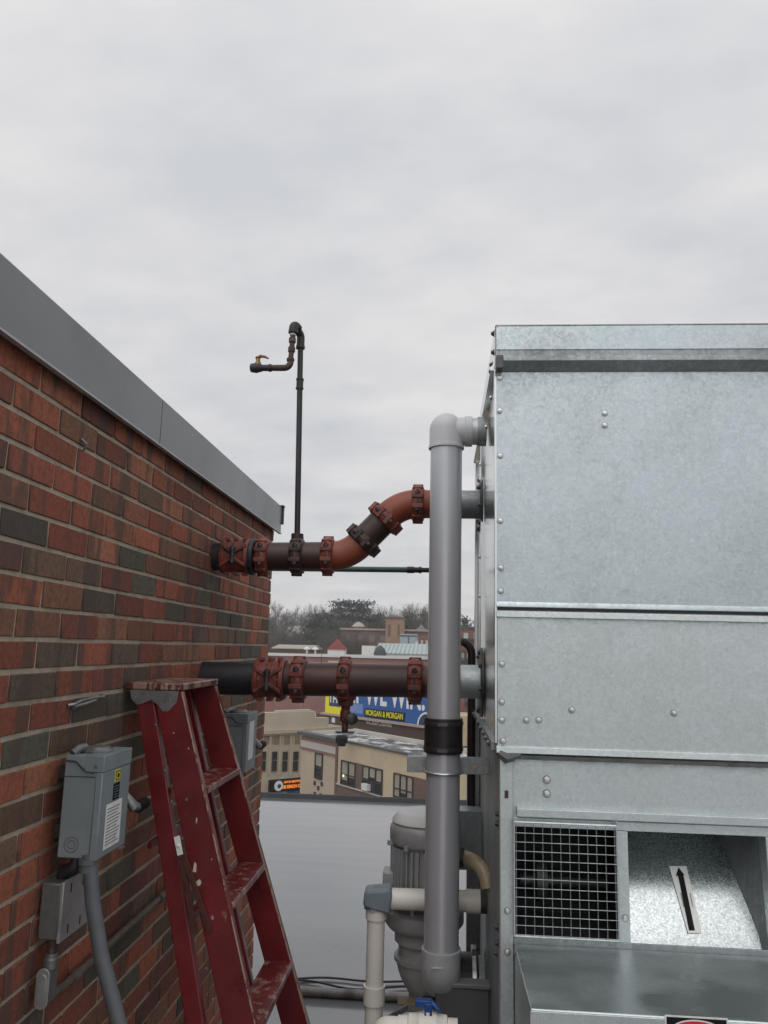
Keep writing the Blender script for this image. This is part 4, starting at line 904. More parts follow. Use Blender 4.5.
# legs / mount plates behind the hose
b = MB(); b.box((.075, 3.15, 1.02), (.1705, 3.156, 1.235)); b.box((.075, 3.156, 1.228), (.1705, 3.25, 1.235)); b.build('mount_plate', M['galv_dull'], ct, bevel=.001)
b = MB(); b.box((.120, 3.32, .02), (.1705, 3.37, 1.57)); b.build('rear_post', M['galv_dull'], ct, bevel=.002)
bolts('bolt', [(.145, 3.32, z) for z in (1.48, 1.42, 1.3, .98, .90, .82)], (0, -1, 0), .007, .006, m=M['steel_dark'])
bolts('bolt', [(.1705, y, z) for y, z in ((2.28, 1.40), (2.30, 1.37), (2.3, 1.10), (2.3, 1.06), (2.34, 1.02))], (-1, 0, 0), .008, .010, m=M['steel_dark'])
for z in (.70, .86):
    pass
ct.rotation_euler = (0, 0, 0)

# ------------------------------------------------------------------ pump
pu = thing('water_pump', 'grey vertical water pump with finned motor and pale cap behind the grey pipe', 'pump', (-.045, 3.0, .5))
c = Vector((-.045, 3.0, 0)); MR = .122
mt_ = at(391, 816, 3.0).z; zb = at(391, 890, 3.0).z
b = MB(); b.lathe(c+Vector((0, 0, mt_-.012)), (0, 0, 1), [(0, MR*1.0), (.008, MR*.99), (.030, MR*.84), (.035, MR*.78), (.038, .01)], 40); b.build('cap', M['pump_light'], pu)
b = MB(); b.lathe(c+Vector((0, 0, mt_-.085)), (0, 0, 1), [(0, MR*1.02), (.012, MR*1.06), (.045, MR*1.06), (.060, MR*1.03), (.072, MR*.92)], 40); b.build('fan_cover', M['pump_grey'], pu)
b = MB(); b.lathe(c+Vector((0, 0, zb)), (0, 0, 1), [(0, MR*.88), (mt_-.085-zb, MR*.88)], 36)
for k in range(36):
    a = 2*math.pi*k/36; d = Vector((math.cos(a), math.sin(a), 0)); Mx = Matrix.Rotation(a, 4, 'Z'); Mx.translation = c+Vector((0, 0, zb+.012))
    b.box((MR*.86, -.0028, 0), (MR*1.03, .0028, mt_-.092-zb-.016), Mx)
b.build('finned_motor', M['pump_grey'], pu)
for k in range(8): b = MB(); a = k*math.pi/4+.3; b.box((-.012, -.008, -.01), (.012, .008, .006), Matrix.Translation(c+Vector((math.cos(a)*MR*1.05, math.sin(a)*MR*1.05, mt_-.082)))@Matrix.Rotation(a, 4, 'Z')); b.build('lug', M['pump_grey'], pu)
b = MB(); b.box((c.x-MR*1.22, c.y-.06, zb+.02), (c.x-MR*.9, c.y+.03, zb+.075)); b.build('terminal_box', M['pump_grey'], pu, bevel=.004)
zv = zb-.01
b = MB(); b.lathe(c+Vector((0, 0, zv)), (0, 0, -1), [(-.012, MR*.95), (0, MR*1.12), (.012, MR*1.12), (.014, MR*.80), (.030, MR*.78), (.034, MR*.95), (.045, MR*1.18), (.085, MR*1.18), (.105, MR*1.05), (.112, MR*.86), (.15, MR*.86)], 40)
for k in range(10): a = k*math.pi/5; b.box((MR*.7, -.006, -.055), (MR*1.05, .006, .0), Matrix.Translation(c+Vector((0, 0, zv-.0)))@Matrix.Rotation(a, 4, 'Z'))
b.build('volute', M['pump_grey'], pu)
b = MB(); zc_ = zv-.15; PRr = .094
b.lathe(c+Vector((0, 0, zc_)), (0, 0, -1), [(0, PRr*.96), (.06, PRr*.96)], 40); b.build('neck', M['pump_grey'], pu)
ez = at(470, 985, 3.0).z
b = MB(); b.sweep(fillet([c+Vector((0, 0, zc_-.058)), c+Vector((0, 0, ez)), (.10, 3.0, ez)], .105, 14), PRr*1.06, 40); b.lathe(c+Vector((0, 0, zc_-.052)), (0, 0, -1), [(0, PRr), (0, PRr*1.12), (.012, PRr*1.12), (.014, PRr)], 40); b.build('elbow', M['pump_grey'], pu)
b = MB(); b.box((c.x-.085, 3.0-PRr*1.09, zc_-.175), (c.x-.01, 3.0-PRr*1.05, zc_-.155)); b.build('sticker', M['hose_tan'], pu)
b = MB(); b.cyl((.075, 3.0, ez), (.150, 3.0, ez), PRr*1.10, 40); rc = b.build('rubber_coupling', M['black'], pu, bevel=.004)
b = MB(); b.lathe((.128, 3.0, ez), (1, 0, 0), [(0, PRr*1.10), (0, PRr*1.15), (.013, PRr*1.15), (.013, PRr*1.10)], 40, cap=False); b.box((.126, 2.995-.02, ez+PRr*1.10), (.143, 3.0+.02, ez+PRr*1.35)); b.build('hose_clamp', M['bolt'], rc)
b = MB(); b.cyl((.150, 3.0, ez), (.172, 3.0, ez), PRr, 40); b.build('outlet_stub', M['galv_dull'], pu)
b = MB(); b.box((c.x-.14, 2.86, 0), (c.x+.14, 3.14, .03)); b.cyl((c.x, 3, .02), (c.x, 3, ez-.03), .05, 20); b.build('base', M['pump_grey'], pu)

# ------------------------------------------------------------------ white PVC line
VY = 2.84
pv = thing('white_pipe', 'white plastic overflow pipe with taped elbow, running down and across', 'pipe', (-.186, VY, .02))
vcx = at(375, 960, VY).x; vz_ = at(430, 900.5, VY).z; r_ = .0345
b = MB(); b.cyl((vcx+.035, VY, vz_), (.108, VY, vz_+.004), r_, 32); b.build('cross_run', M['pvc_white'], pv)
b = MB(); b.cyl((vcx, VY, .02), (vcx, VY, vz_-.03), .0305, 32); b.build('down_run', M['pvc_white'], pv)
b = MB(); b.lathe((vcx, VY, vz_-.065), (0, 0, 1), [(0, .0310), (0, .0360), (.040, .0360)], 32, cap=False); b.build('socket', M['pvc_white'], pv)
zco = at(374, 995, VY).z
b = MB(); b.lathe((vcx, VY, zco-.025), (0, 0, 1), [(0, .0310), (0, .0365), (.056, .0365), (.056, .0310)], 32, cap=False); b.build('socket', M['pvc_white'], pv)
b = MB(); b.lathe((.101, VY, vz_+.004), (1, 0, 0), [(0, r_), (0, .0385), (.048, .0385), (.048, r_)], 32, cap=False); b.build('socket', M['pvc_white'], pv)
b = MB(); b.sweep(fillet([(vcx-.001, VY, vz_-.030), (vcx-.001, VY, vz_), (vcx+.052, VY, vz_)], .024, 8), .0415, 20)

rr5 = random.Random(2)
for v in b.bm.verts: v.co += Vector((rr5.uniform(-.003, .003), rr5.uniform(-.003, .003), rr5.uniform(-.003, .003)))
b.build('taped_elbow', M['tape_blue'], pv)
b = MB(); b.prism([(vcx-.043, VY-.043, vz_-.018), (vcx-.040, VY-.043, vz_+.030), (vcx+.052, VY-.043, vz_+.042), (vcx+.056, VY-.043, vz_+.018), (vcx+.050, VY-.043, vz_-.040), (vcx+.0, VY-.043, vz_-.030)], (0, .086, 0)); b.build('tape_flap', M['tape_blue'], pv, bevel=.008)
b = MB(); b.cyl((.1495, VY, vz_+.005), (.171, VY, vz_+.005), .0375, 32); b.build('rubber_sleeve', mat('dark sleeve', (.06, .055, .052), (.045, .042, .04), .5, 0, ns=20), pv)
# short yellowed hose
b = MB(); hp = [tuple(at(x_, y_, Y_)) for x_, y_, Y_ in ((445, 856, 2.78), (464, 857, 2.78), (474, 861, 2.74), (482, 869, 2.72), (486.5, 879, 2.70), (488, 889, 2.69))]
b.sweep(fillet(hp, .05, 3), .0235, 20); hs = b.build('bent_hose', M['hose_tan'], loc=(.15, 2.54, 1.12)); tag(hs, 'short yellowed bent hose beside the tower, above the white pipe', 'hose')
b = MB(); b.lathe(tuple(at(455, 856.5, 2.78)), (1, 0, 0), [(0, .0235), (0, .034), (.016, .036), (.030, .030), (.032, .0235)], 20, cap=False); b.build('hose_clamp', M['steel_dark'], hs)
# grey enclosure below
eb = thing('control_enclosure', 'dark grey plastic enclosure at the foot of the tower', 'enclosure', (.1, 2.7, 0))
b = MB(); b.box((.00, 2.62, .03), (.1865-.02, 2.655, .815)); b.build('body', M['enclosure'], eb, bevel=.006)
b = MB(); b.box((-.004, 2.612, .816), (.1905-.02, 2.662, .830)); b.build('lid', mat('enclosure lid', (.14, .145, .148), (.12, .125, .128), .4), eb, bevel=.003)
# ball valve with blue handle
bv = thing('ball_valve', 'white plastic ball valve with a bright blue handle, below the grey pipe', 'valve', (-.04, 2.42, .4))
hv = at(428, 1004, 2.42)
b = MB(); b.box((hv.x-.036, 2.408, hv.z-.006), (hv.x+.010, 2.432, hv.z+.012)); b.box((hv.x-.010, 2.405, hv.z-.028), (hv.x+.012, 2.435, hv.z+.006)); b.sweep([(hv.x+.008, 2.42, hv.z+.004), (hv.x+.035, 2.41, hv.z-.012)], [.010, .007], 10); b.build('handle', M['blue_plastic'], bv, bevel=.003)
b = MB(); zb2 = hv.z-.062
b.lathe((hv.x-.085, 2.42, zb2), (1, 0, 0), [(0, .028), (.028, .028), (.030, .034), (.055, .036), (.060, .040), (.11, .040), (.115, .036), (.14, .034), (.142, .028), (.17, .028)], 28); b.cyl((hv.x, 2.42, zb2+.02), (hv.x, 2.42, zb2+.046), .016, 16)
b.build('body', M['pvc_white'], bv, bevel=.001)
b = MB(); b.sweep(fillet([(hv.x-.08, 2.42, zb2), (hv.x-.14, 2.42, zb2), (hv.x-.14, 2.42, .02)], .03, 6), .024, 20); b.build('tail_pipe', M['pvc_white'], bv)

# ------------------------------------------------------------------ things on the roof deck
def on_roof(px, py): d = ray(px, py); d *= (-EYE)/d.z; return Vector((d.x, d.y, 0))
q0, q1 = on_roof(300, 996), on_roof(430, 1004)
b = MB(); dq = (q1-q0).normalized(); b.cyl(q0-dq*.8+Vector((0, 0, .0245)), q1+dq*1.2+Vector((0, 0, .0245)), .0235, 20)
rp = b.build('roof_conduit', mat('roof conduit', (.22, .215, .2), (.15, .14, .13), .5, .3, ns=20, c3=(.1, .08, .07), s3=6), loc=(q0.x, q0.y, 0)); tag(rp, 'grey conduit lying across the wet roof behind the white pipe', 'conduit')
for k, (ya, yb, sag) in enumerate(((981, 987, .02), (984.5, 991, -.03))):
    a, c2 = on_roof(298, ya), on_roof(440, yb); pts = []
    for i in range(15):
        t = i/14; p = a.lerp(c2, t); p.y += math.sin(t*9+k)*.03*(1 if k else .6)+sag*math.sin(t*3); p.z = .012; pts.append(p)
    b = MB(); b.sweep(pts, .006, 8); tag(b.build('roof_cable', M['black'], loc=(a.x, a.y, 0)), ('black cable lying straighter, farther across the wet roof', 'black wavy cable lying nearer the conduit on the roof')[k], 'cable')
b = MB(); pts = [on_roof(340, 1040), on_roof(385, 1024), at(410, 1012, 3.2), at(425, 1006, 2.9), (.0, 2.75, .70)]
pts = [Vector(p)+Vector((0, 0, .02)) for p in pts]; b.sweep(fillet(pts, .1, 5), .012, 10); tag(b.build('power_cable', M['black'], loc=tuple(pts[0])), 'black hose curving up behind the blue handled valve', 'cable')
# ------------------------------------------------------------------ distant town
def facade(px, Y, d):                              # vertical plane through a measured point, direction d to the right
    o = at(px, 700, Y); o.z = 0; d = Vector(d).normalized(); n = Vector((d.y, -d.x, 0))      # n points roughly to the viewer
    def uz(px, py):
        r = ray(px, py); t = (o.x*n.x+o.y*n.y)/(r.x*n.x+r.y*n.y); p = r*t
        return ((p.x-o.x)*d.x+(p.y-o.y)*d.y, p.z+EYE)
    def P(u, z, out=0): return Vector((o.x+d.x*u+n.x*out, o.y+d.y*u+n.y*out, z))
    return o, d, n, uz, P
def slab(b, P, u0, u1, z0, z1, o0, o1):            # box in a facade frame, out from o0 to o1
    pts = [P(u0, z0, o1), P(u1, z0, o1), P(u1, z0, o0), P(u0, z0, o0), P(u0, z1, o1), P(u1, z1, o1), P(u1, z1, o0), P(u0, z1, o0)]
    return b.hexa(pts)
def window(P, u0, u1, z0, z1, root, blind=0, lites=2, rail=True, deep=.18, fr=.07):
    b = MB()
    for a, c in ((u0, u0+fr), (u1-fr, u1)): slab(b, P, a, c, z0, z1, .002, .09)
    slab(b, P, u0+fr, u1-fr, z1-fr, z1, .002, .09); slab(b, P, u0+fr, u1-fr, z0, z0+fr, .002, .09)
    for k in range(1, lites): uu = u0+(u1-u0)*k/lites; slab(b, P, uu-fr/2, uu+fr/2, z0+fr, z1-fr, .032, .085)
    if rail: zm = (z0+z1)/2-.1; slab(b, P, u0+fr, u1-fr, zm-fr/2, zm+fr/2, .032, .08)
    w_ = b.build('window', M['frame_dark'], root)
    b = MB(); slab(b, P, u0+.01, u1-.01, z0+.01, z1-.01, .003, .025); b.build('pane', M['glass_dark'], w_)
    if blind > 0:
        b = MB()
        for k in range(lites):
            ua = u0+(u1-u0)*k/lites+fr; ub = u0+(u1-u0)*(k+1)/lites-fr; h = (z1-z0)*blind*(1 if k % 2 == 0 else .8)
            slab(b, P, ua, ub, z1-fr-h, z1-fr, .026, .031)
        b.build('blind', M['blind'], w_)
    return w_
# --- corner building with cream facade (B)
o, d, n, uz, P = facade(339, 50, d1)
cb = thing('corner_building', 'cream and tan two storey building with brick piers and ballast roof, below the billboard', 'building', (o.x, o.y, GZ))
uL = uz(302, 740)[0]; uC = 0.0; uR = uL+40
zr = uz(339, 739)[1]                                # parapet height
b = MB(); slab(b, P, uL, uC, GZ, zr-.25, -4.3, 0); b.build('left_wall', M['stone_tan'], cb)
b = MB(); slab(b, P, uC, uR, GZ, zr-.10, -.25, 0); slab(b, P, uC, uR, GZ, zr-.25, -4.3, -.26); b.build('right_wall', M['stone_cream'], cb)
b = MB(); slab(b, P, uL-.1, uR, zr-.249, zr-.21, -4.1, -.3); b.build('roof', M['ballast'], cb)
b = MB(); slab(b, P, uL-.25, uC+.1, zr-.18, zr+.03, -.3, .25); slab(b, P, uC+.1, uR, zr-.099, zr, -.20, .10); b.build('cornice', M['cornice'], cb)
b = MB(); slab(b, P, uL, uR, zr-.20, zr+.04, -4.3, -4.11); slab(b, P, uL, uL+.25, zr-.2, zr+.0, -4.10, -.6); b.build('back_parapet', M['stone_pale'], cb)
zt1, zt2 = uz(320, 743.5)[1], uz(320, 750.5)[1]
b = MB(); slab(b, P, uL-.02, uC+.02, zt2, zt1, 0, .06); b.build('white_band', M['stone_pale'], cb)
b = MB(); slab(b, P, uL-.02, uC+.02, zt2-.14, zt2-.003, 0, .08); slab(b, P, uL-.02, uC+.02, zt1+.003, zt1+.22, 0, .07); b.build('red_band', M['far_pink'], cb)
z_t = uz(319, 753)[1]; z_b = uz(319, 779)[1]
window(P, uz(315.5, 765)[0], uz(323, 765)[0], z_b, z_t, cb, blind=.45, lites=1, rail=True)
b = MB(); 
for (x, y) in ((315, 783), (322, 784), (318.5, 788), (315, 794), (321, 795.5)):
    u, z = uz(x, y); slab(b, P, u-.11, u+.11, z-.13, z+.13, 0, .05)
b.build('ornament', M['frame_dark'], cb)
b = MB(); slab(b, P, -.12, .12, GZ, zr-.25, -.02, .06); b.build('corner_pier', M['far_brown'], cb)
zw1 = uz(341.5, 759.5)[1]; zw0 = uz(341.5, 784)[1]
# bays repeat along the facade
us = [uz(x, 775)[0] for x in (341.5, 356, 363, 383, 394.5, 414)]
bays = [(us[0], us[1]), (us[2], us[3]), (us[4], us[5])]
step = us[4]-us[2]; wv_ = us[3]-us[2]
u_ = us[4]+step
while u_+wv_ < uR-1: bays.append((u_, u_+wv_)); u_ += step
for k, (a, c2) in enumerate(bays):
    w_ = window(P, a, c2, zw0, zw1, cb, blind=(.75, .45, .8, .6)[k % 4], lites=3 if k else 2, rail=True)
    if k == 0:
        b = MB(); q = P(a+(c2-a)*.22, zw1-.9, .09); b.lathe(q, (0, 0, 1), [(-.06, .05), (.06, .05)], 10); b.build('lamp', M['lamp_warm'], w_)
    if k == 1:
        b = MB(); slab(b, P, a+(c2-a)*.12, a+(c2-a)*.42, zw0+.08, zw0+.45, 0.02, .28); b.build('air_conditioner', M['white_trim'], w_)
for k in range(len(bays)-1):
    if k % 2 == 0: pb = MB(); slab(pb, P, bays[k][1]+.03, bays[k+1][0]-.03, zw0-.3, zw1+.02, .002, .05); pb.build('brick_pier', M['far_brown'], cb)
b = MB(); slab(b, P, uC+.12, uR, zw0-.75, zw0-.07, -.02, .045); b.build('brick_spandrel', M['far_brown'], cb)
b = MB(); slab(b, P, uC+.12, uR, zw0-.069, zw0-.002, -.02, .12); b.build('sill_course', M['stone_pale'], cb)
rv = random.Random(5)
for k, (x, y) in enumerate(((341.5, 746),)):
    r = ray(x, y); t = (zr-.2-EYE)/r.z; p = r*t; z = zr-.2
    b = MB(); b.lathe((p.x, p.y, z), (0, 0, 1), [(0, .25), (.15, .25), (.17, .36), (.5, .38), (.62, .28), (.64, .1)], 14)
    tag(b.build('roof_vent', M['ink'], loc=(p.x, p.y, z)), 'squat dark roof vent on the cream corner building', 'vent')
for k, u in enumerate((9.5, 12.8, 16.5, 20)):
    b = MB(); p = P(u, zr-.2, -1.4-1.0*(k % 2)-.6*(k == 2)); b.cyl(p, p+Vector((0, 0, .8)), .09, 8); b.cyl(p+Vector((0, 0, .75)), p+Vector((0, 0, .86)), .14, 8)
    tag(b.build('roof_pipe', M['steel_dark'], loc=tuple(p)), 'thin dark vent stub poking up from the ballast roof', 'vent pipe', 'vent stubs on the ballast roof')

# --- tan building with the lit sign (A)
o, d, n, uz, P = facade(290, 62, d2)
ta = thing('tan_building', 'tan stone building with narrow windows and lit orange shop sign', 'building', (o.x, o.y, GZ))
uL = uz(240, 740)[0]; uP = uz(315, 720)[0]; uR = uz(330, 740)[0]
zc1, zc0 = uz(290, 712)[1], uz(290, 729)[1]; zq = uz(318, 718)[1]
b = MB(); slab(b, P, uL, uR+6, GZ, zc0, -12, 0); b.build('wall', M['stone_tan'], ta)
b = MB(); slab(b, P, uL, uP, zc0+.002, zc1, -.6, .05); slab(b, P, uP+.003, uR-.2, zc0+.002, zq, -.6, .02); slab(b, P, uz(278, 712)[0], uP-.3, zc1+.002, zc1+.12, -.6, -.1); b.build('parapet', mat('pale tan parapet', (.47, .415, .32), (.41, .36, .28), .85, ns=1), ta)
b = MB(); slab(b, P, uL, uR, zc0-.28, zc0, .002, .30); slab(b, P, uL, uR, zc0-.42, zc0-.282, .002, .16); b.build('cornice', M['stone_tan'], ta)
for x in (266.5, 276, 286.5, 297):
    u = uz(x+1.5, 740)[0]; z1_, z0_ = uz(x, 736)[1], uz(x, 744)[1]
    b = MB(); slab(b, P, u-.32, u+.40, z0_, z1_, .002, .05); b.build('relief_panel', mat('relief panel', (.25, .19, .12), (.21, .16, .10), .9, ns=2), ta)
for x in (263, 274.2, 284.8, 295.4, 304.5):
    u = uz(x, 760)[0]; za_, zb_ = uz(x, 751.5)[1], uz(x, 771)[1]; zm = za_-(za_-zb_)*.46
    window(P, u-.21, u+.21, zm+.03, za_, ta, blind=.0, lites=1, rail=False, fr=.05)
    window(P, u-.21, u+.21, zb_, zm-.03, ta, blind=0, lites=1, rail=False, fr=.05)
b = MB()
for x in (269.3, 279.5, 290, 300):
    u = uz(x, 760)[0]; slab(b, P, u-.10, u+.10, uz(x, 775)[1], zc0-.42, .002, .07)
b.build('pilaster', M['stone_tan'], ta)
# sign
su0, su1 = uz(268, 787)[0], uz(302.5, 783)[0]; sz1, sz0 = uz(285, 778.5)[1], uz(285, 790.5)[1]
b = MB(); slab(b, P, su0, su1, sz0, sz1, .05, .3); sg = b.build('shop_sign', M['ink'], ta)
b = MB(); c0 = P(su0+.75, (sz0+sz1)/2, .305); b.lathe(c0, n, [(0, .38), (.02, .38), (.021, .01)], 20); b.build('round_logo', M['bb_white'], sg)
b = MB(); c0 = P(su0+.80, (sz0+sz1)/2-.02, .33); b.lathe(c0, n, [(0, .16), (.01, .15)], 12); b.build('logo_mark', M['needle2'], sg)
um = (su0+1.15+su1-.35)/2
text('lettering', 'AN IN MOTION', .23, M['neon'], sg, P(um+.1, sz1-.22, .31), d, (0, 0, 1), offset=.008, depth=.01)
text('lettering', 'THE KINCH CO', .33, M['neon'], sg, P(um-.05, sz0+.31, .31), d, (0, 0, 1), offset=.014, depth=.01, sx=.85)
b = MB(); slab(b, P, su0, su0+1.6, sz0-.9, sz0-.12, .02, .06); b.build('shop_window', M['pump_light'], ta)
b = MB(); slab(b, P, su0+1.7, su1+.4, sz0-1.3, sz0-.06, .02, .08); b.build('awning', mat('blue awning', (.08, .12, .22), (.06, .1, .18), .7, ns=3), ta)

# --- billboard
ang3 = R(44.7); d3 = Vector((math.sin(ang3), -math.cos(ang3), 0))
o, d, n, uz, P = facade(375, 63, d3)
bb = thing('billboard', 'blue and yellow lawyer billboard with white slogan, seen below the lower pipe', 'billboard', (o.x, o.y, zr-.2))
u0 = uz(325.5, 705)[0]; z0_ = uz(370, 718.2)[1]; z1_ = uz(370, 672)[1]; u1 = u0+15.5
b = MB(); slab(b, P, u0, u1, z0_, z1_, -.3, 0); pn = b.build('panel', M['bb_blue'], bb)
uy = uz(341.5, 705)[0]
b = MB(); slab(b, P, u0, uy+.3, z0_, z1_, .002, .02); b.build('yellow_field', M['bb_yellow'], pn)
b = MB(); slab(b, P, uz(329.5, 700)[0], uy-.1, uz(335, 706.5)[1], z1_-.7, .022, .03); b.build('navy_square', M['bb_navy'], pn)
text('lettering', 'THE', .95, M['bb_white'], pn, P((uz(329.5, 700)[0]+uy-.1)/2, uz(335, 699)[1], .035), d, (0, 0, 1), offset=.02, depth=.005)
# slogan
zb_l = uz(390, 707.2)[1]; cap = 1.75
me = text_mesh('IF WE WIN.', 1.75/.72, .01, .075, 'LEFT')
me.materials.append(M['bb_white']); xs_ = [v.co.x for v in me.vertices]; ys_ = [v.co.y for v in me.vertices]
uS, uE = uz(353.5, 700)[0], uz(425, 705)[0]; fx2 = (uE-uS)/(max(xs_)-min(xs_)); y0m = min(ys_); x0m = min(xs_); po = Vector(pn['_o'])
for v in me.vertices: v.co = P(uS+(v.co.x-x0m)*fx2, zb_l+(v.co.y-y0m), .03+v.co.z)-po
so2 = bpy.data.objects.new('slogan', me); COL.objects.link(so2); so2.parent = pn
b = MB(); ua, ub = uz(365, 713)[0], uz(405, 716)[0]; za_, zb_ = uz(385, 709.5)[1], uz(385, 718.7)[1]
za_ = uz(366, 708.3)[1]; zb_ = uz(366, 716.6)[1]
slab(b, P, ua, ub, zb_, za_, .03, .045); bx = b.build('name_panel', M['ink'], pn)
text('lettering', 'MORGAN & MORGAN', .62, M['bb_yellow'], bx, P((ua+ub)/2, (za_+zb_)/2, .06), d, (0, 0, 1), offset=.012, depth=.004, sx=(ub-ua)*.92/6.05)
b = MB(); slab(b, P, uz(349.5, 707)[0], uz(363, 707)[0], uz(355, 713)[1], uz(355, 703.5)[1], .004, .015); b.build('faded_portrait', M['bb_lilac'], pn)
b = MB(); q = P(uz(427, 718)[0], z0_, .02); rr2 = uz(427, 718)[0]-uz(418, 718)[0]
b.prism([q+d*math.cos(a)*rr2*1.05+Vector((0, 0, max(0, math.sin(a)*rr2*1.0))) for a in [math.pi*k/12 for k in range(13)]], n*.01); b.build('portrait_outline', M['bb_white'], pn)
b = MB(); b.prism([q+n*.012+d*math.cos(a)*rr2*.9+Vector((0, 0, max(0, math.sin(a)*rr2*.86))) for a in [math.pi*k/12 for k in range(13)]], n*.01); b.build('portrait_shape', M['bb_navy'], pn)
b = MB(); slab(b, P, u0-.2, u1, z0_-.16, z0_-.003, -.3, .35); b.build('sill', M['bb_pink'], bb)
zap = uz(370, 735)[1]
b = MB(); slab(b, P, u0-1.2, u1, zap, z0_-.163, -.3, .1); ap = b.build('apron', M['bb_brown'], bb)
text('lettering', '©ClearChannel', .55, M['bb_white'], ap, P(uz(380, 724)[0], uz(380, 723.2)[1], .12), d, (0, 0, 1), depth=.005, sx=.9)
b = MB(); u, z = uz(334.5, 720)[0], uz(334.5, 720)[1]; slab(b, P, u-.22, u+.22, z-.2, z+.2, .102, .13); b.build('number_plate', M['bb_white'], ap)
b = MB(); 
for u in (u0+1, u0+5, u0+9, u0+13): slab(b, P, u, u+.2, GZ+4, z1_, -.6, -.32)
b.build('post', M['steel_dark'], bb)

# --- long pink brick building behind (C)
dC = Vector((1, .04, 0)).normalized()
o, d, n, uz, P = facade(370, 88, dC)
pk = thing('brick_block', 'wide pinkish brick block with white roof edge behind the billboard', 'building', (o.x, o.y, GZ))
uL, uR = uz(225, 700)[0], uz(520, 700)[0]; zt_ = uz(345, 657.5)[1]
b = MB(); slab(b, P, uL, uR, GZ, zt_, -30, 0); b.build('wall', M['far_pink'], pk)
b = MB(); slab(b, P, uL, uz(428, 660)[0], zt_+.003, zt_+.30, -.8, .15); b.build('white_coping', M['white_trim'], pk)
b = MB(); slab(b, P, uL, uR, zt_+.001, zt_+.06, -30, -.81); b.build('roof', M['roof_beige'], pk)
b = MB(); u = uz(300, 700)[0]; slab(b, P, u, u+.25, GZ, zt_, .003, .06); slab(b, P, u+.26, uR, zt_-.75, zt_-.55, .003, .05); b.build('pilaster', mat('pale brick band', (.33, .20, .17), (.29, .18, .155), .9, ns=2), pk)
b = MB(); u = uz(322, 650)[0]; slab(b, P, u-.03, u+.03, zt_-.9, zt_+1.0, .1, .16); b.build('rod', M['steel_dark'], pk)
b = MB(); slab(b, P, uz(328, 662)[0], uz(341, 662)[0], zt_-.62, zt_-.40, .062, .14); b.build('yellow_trim', M['stone_cream'], pk)
for x in (300, 309):
    b = MB(); u, _ = uz(x, 652); p = P(u, zt_+.3, -6); b.lathe(p, (0, 0, 1), [(0, .12), (.45, .12), (.46, .42), (.6, .38), (.78, .1)], 12)
    tag(b.build('roof_vent', M['white_trim'], loc=tuple(p)), ('small pale mushroom vent on pink block roof, left one', 'small pale mushroom vent on pink block roof, nearer the red cupola')[x == 309], 'vent')
# brick house with windows in the right hand gap
o, d, n, uz, P = facade(470, 78, dC)
rh = thing('brick_house', 'red brick house with a white framed window, seen right of the grey pipe', 'building', (o.x, o.y, GZ))
b = MB(); slab(b, P, uz(444, 700)[0], uz(500, 700)[0], GZ, uz(470, 641)[1], -8, 0); b.build('wall', M['far_red'], rh)
b = MB(); slab(b, P, uz(444, 700)[0]-.2, uz(500, 700)[0]+.2, uz(470, 641)[1]+.002, uz(470, 641)[1]+.25, -8.2, .2); b.build('roof_edge', M['steel_dark'], rh)
for x, ya_, yb_2 in ((465, 664, 651), (470, 707, 691), (449, 707, 691)):
    u = uz(x, 650)[0]; window(P, u-.5, u+.6, uz(x, ya_)[1], uz(x, yb_2)[1], rh, blind=.6, lites=2, fr=.12)
b = MB(); slab(b, P, uz(444, 700)[0], uz(500, 700)[0], uz(470, 672)[1], uz(470, 670)[1], .002, .15); b.build('stone_band', M['stone_pale'], rh)
b = MB(); slab(b, P, uz(440, 700)[0], uz(500, 700)[0], uz(470, 740)[1], uz(470, 712)[1], .5, 5); tag(b.build('annex', M['stone_cream'], loc=tuple(P(0, GZ))), 'low cream annex in front of the red brick house', 'building')

# --- roofscape beyond, each its own building
def bldg(name, label, px0, px1, py0, py1, Y, m, cat='building', depth=10, roof=None, down=None):
    a, c2 = at(px0, (py0+py1)/2, Y), at(px1, (py0+py1)/2, Y); zt2 = at((px0+px1)/2, py0, Y).z; zb2 = ground_h(a.x, Y)-1 if down is None else at((px0+px1)/2, py1, Y).z
    t = thing(name, label, cat, ((a.x+c2.x)/2, Y, zb2))
    b = MB(); b.box((a.x, Y, zb2), (c2.x, Y+depth, zt2)); b.build('wall', m, t)
    return t, a.x, c2.x, zb2, zt2
t, xa, xb, zb2, zt2 = bldg('low_building', 'long low beige roofed building at the far left edge of town', 275, 309, 649, 660, 112, M['far_brown'])
b = MB(); b.prism([(xa-.5, 111.5, zt2), (xa-.5, 111.5, zt2+.12), (xa-.5, 117, zt2+.62), (xa-.5, 122.5, zt2)], (xb-xa+1, 0, 0)); b.build('roof', M['roof_beige'], t)
t, xa, xb, zb2, zt2 = bldg('cupola_house', 'small white house with a steep red pyramid roof', 327.5, 344.5, 649.5, 658, 98, M['white_trim'], depth=2.2)
b = MB(); xm_ = (xa+xb)/2; ap_ = (xm_, 99.1, at(336, 638.5, 98).z); B4 = [(xa-.15, 97.85, zt2), (xb+.15, 97.85, zt2), (xb+.15, 100.35, zt2), (xa-.15, 100.35, zt2)]
vs = [b.bm.verts.new(p) for p in B4]; va_ = b.bm.verts.new(ap_); b.face(vs)
for k in range(4): b.face([vs[k], vs[(k+1) % 4], va_])
b.build('roof', M['roof_red'], t)
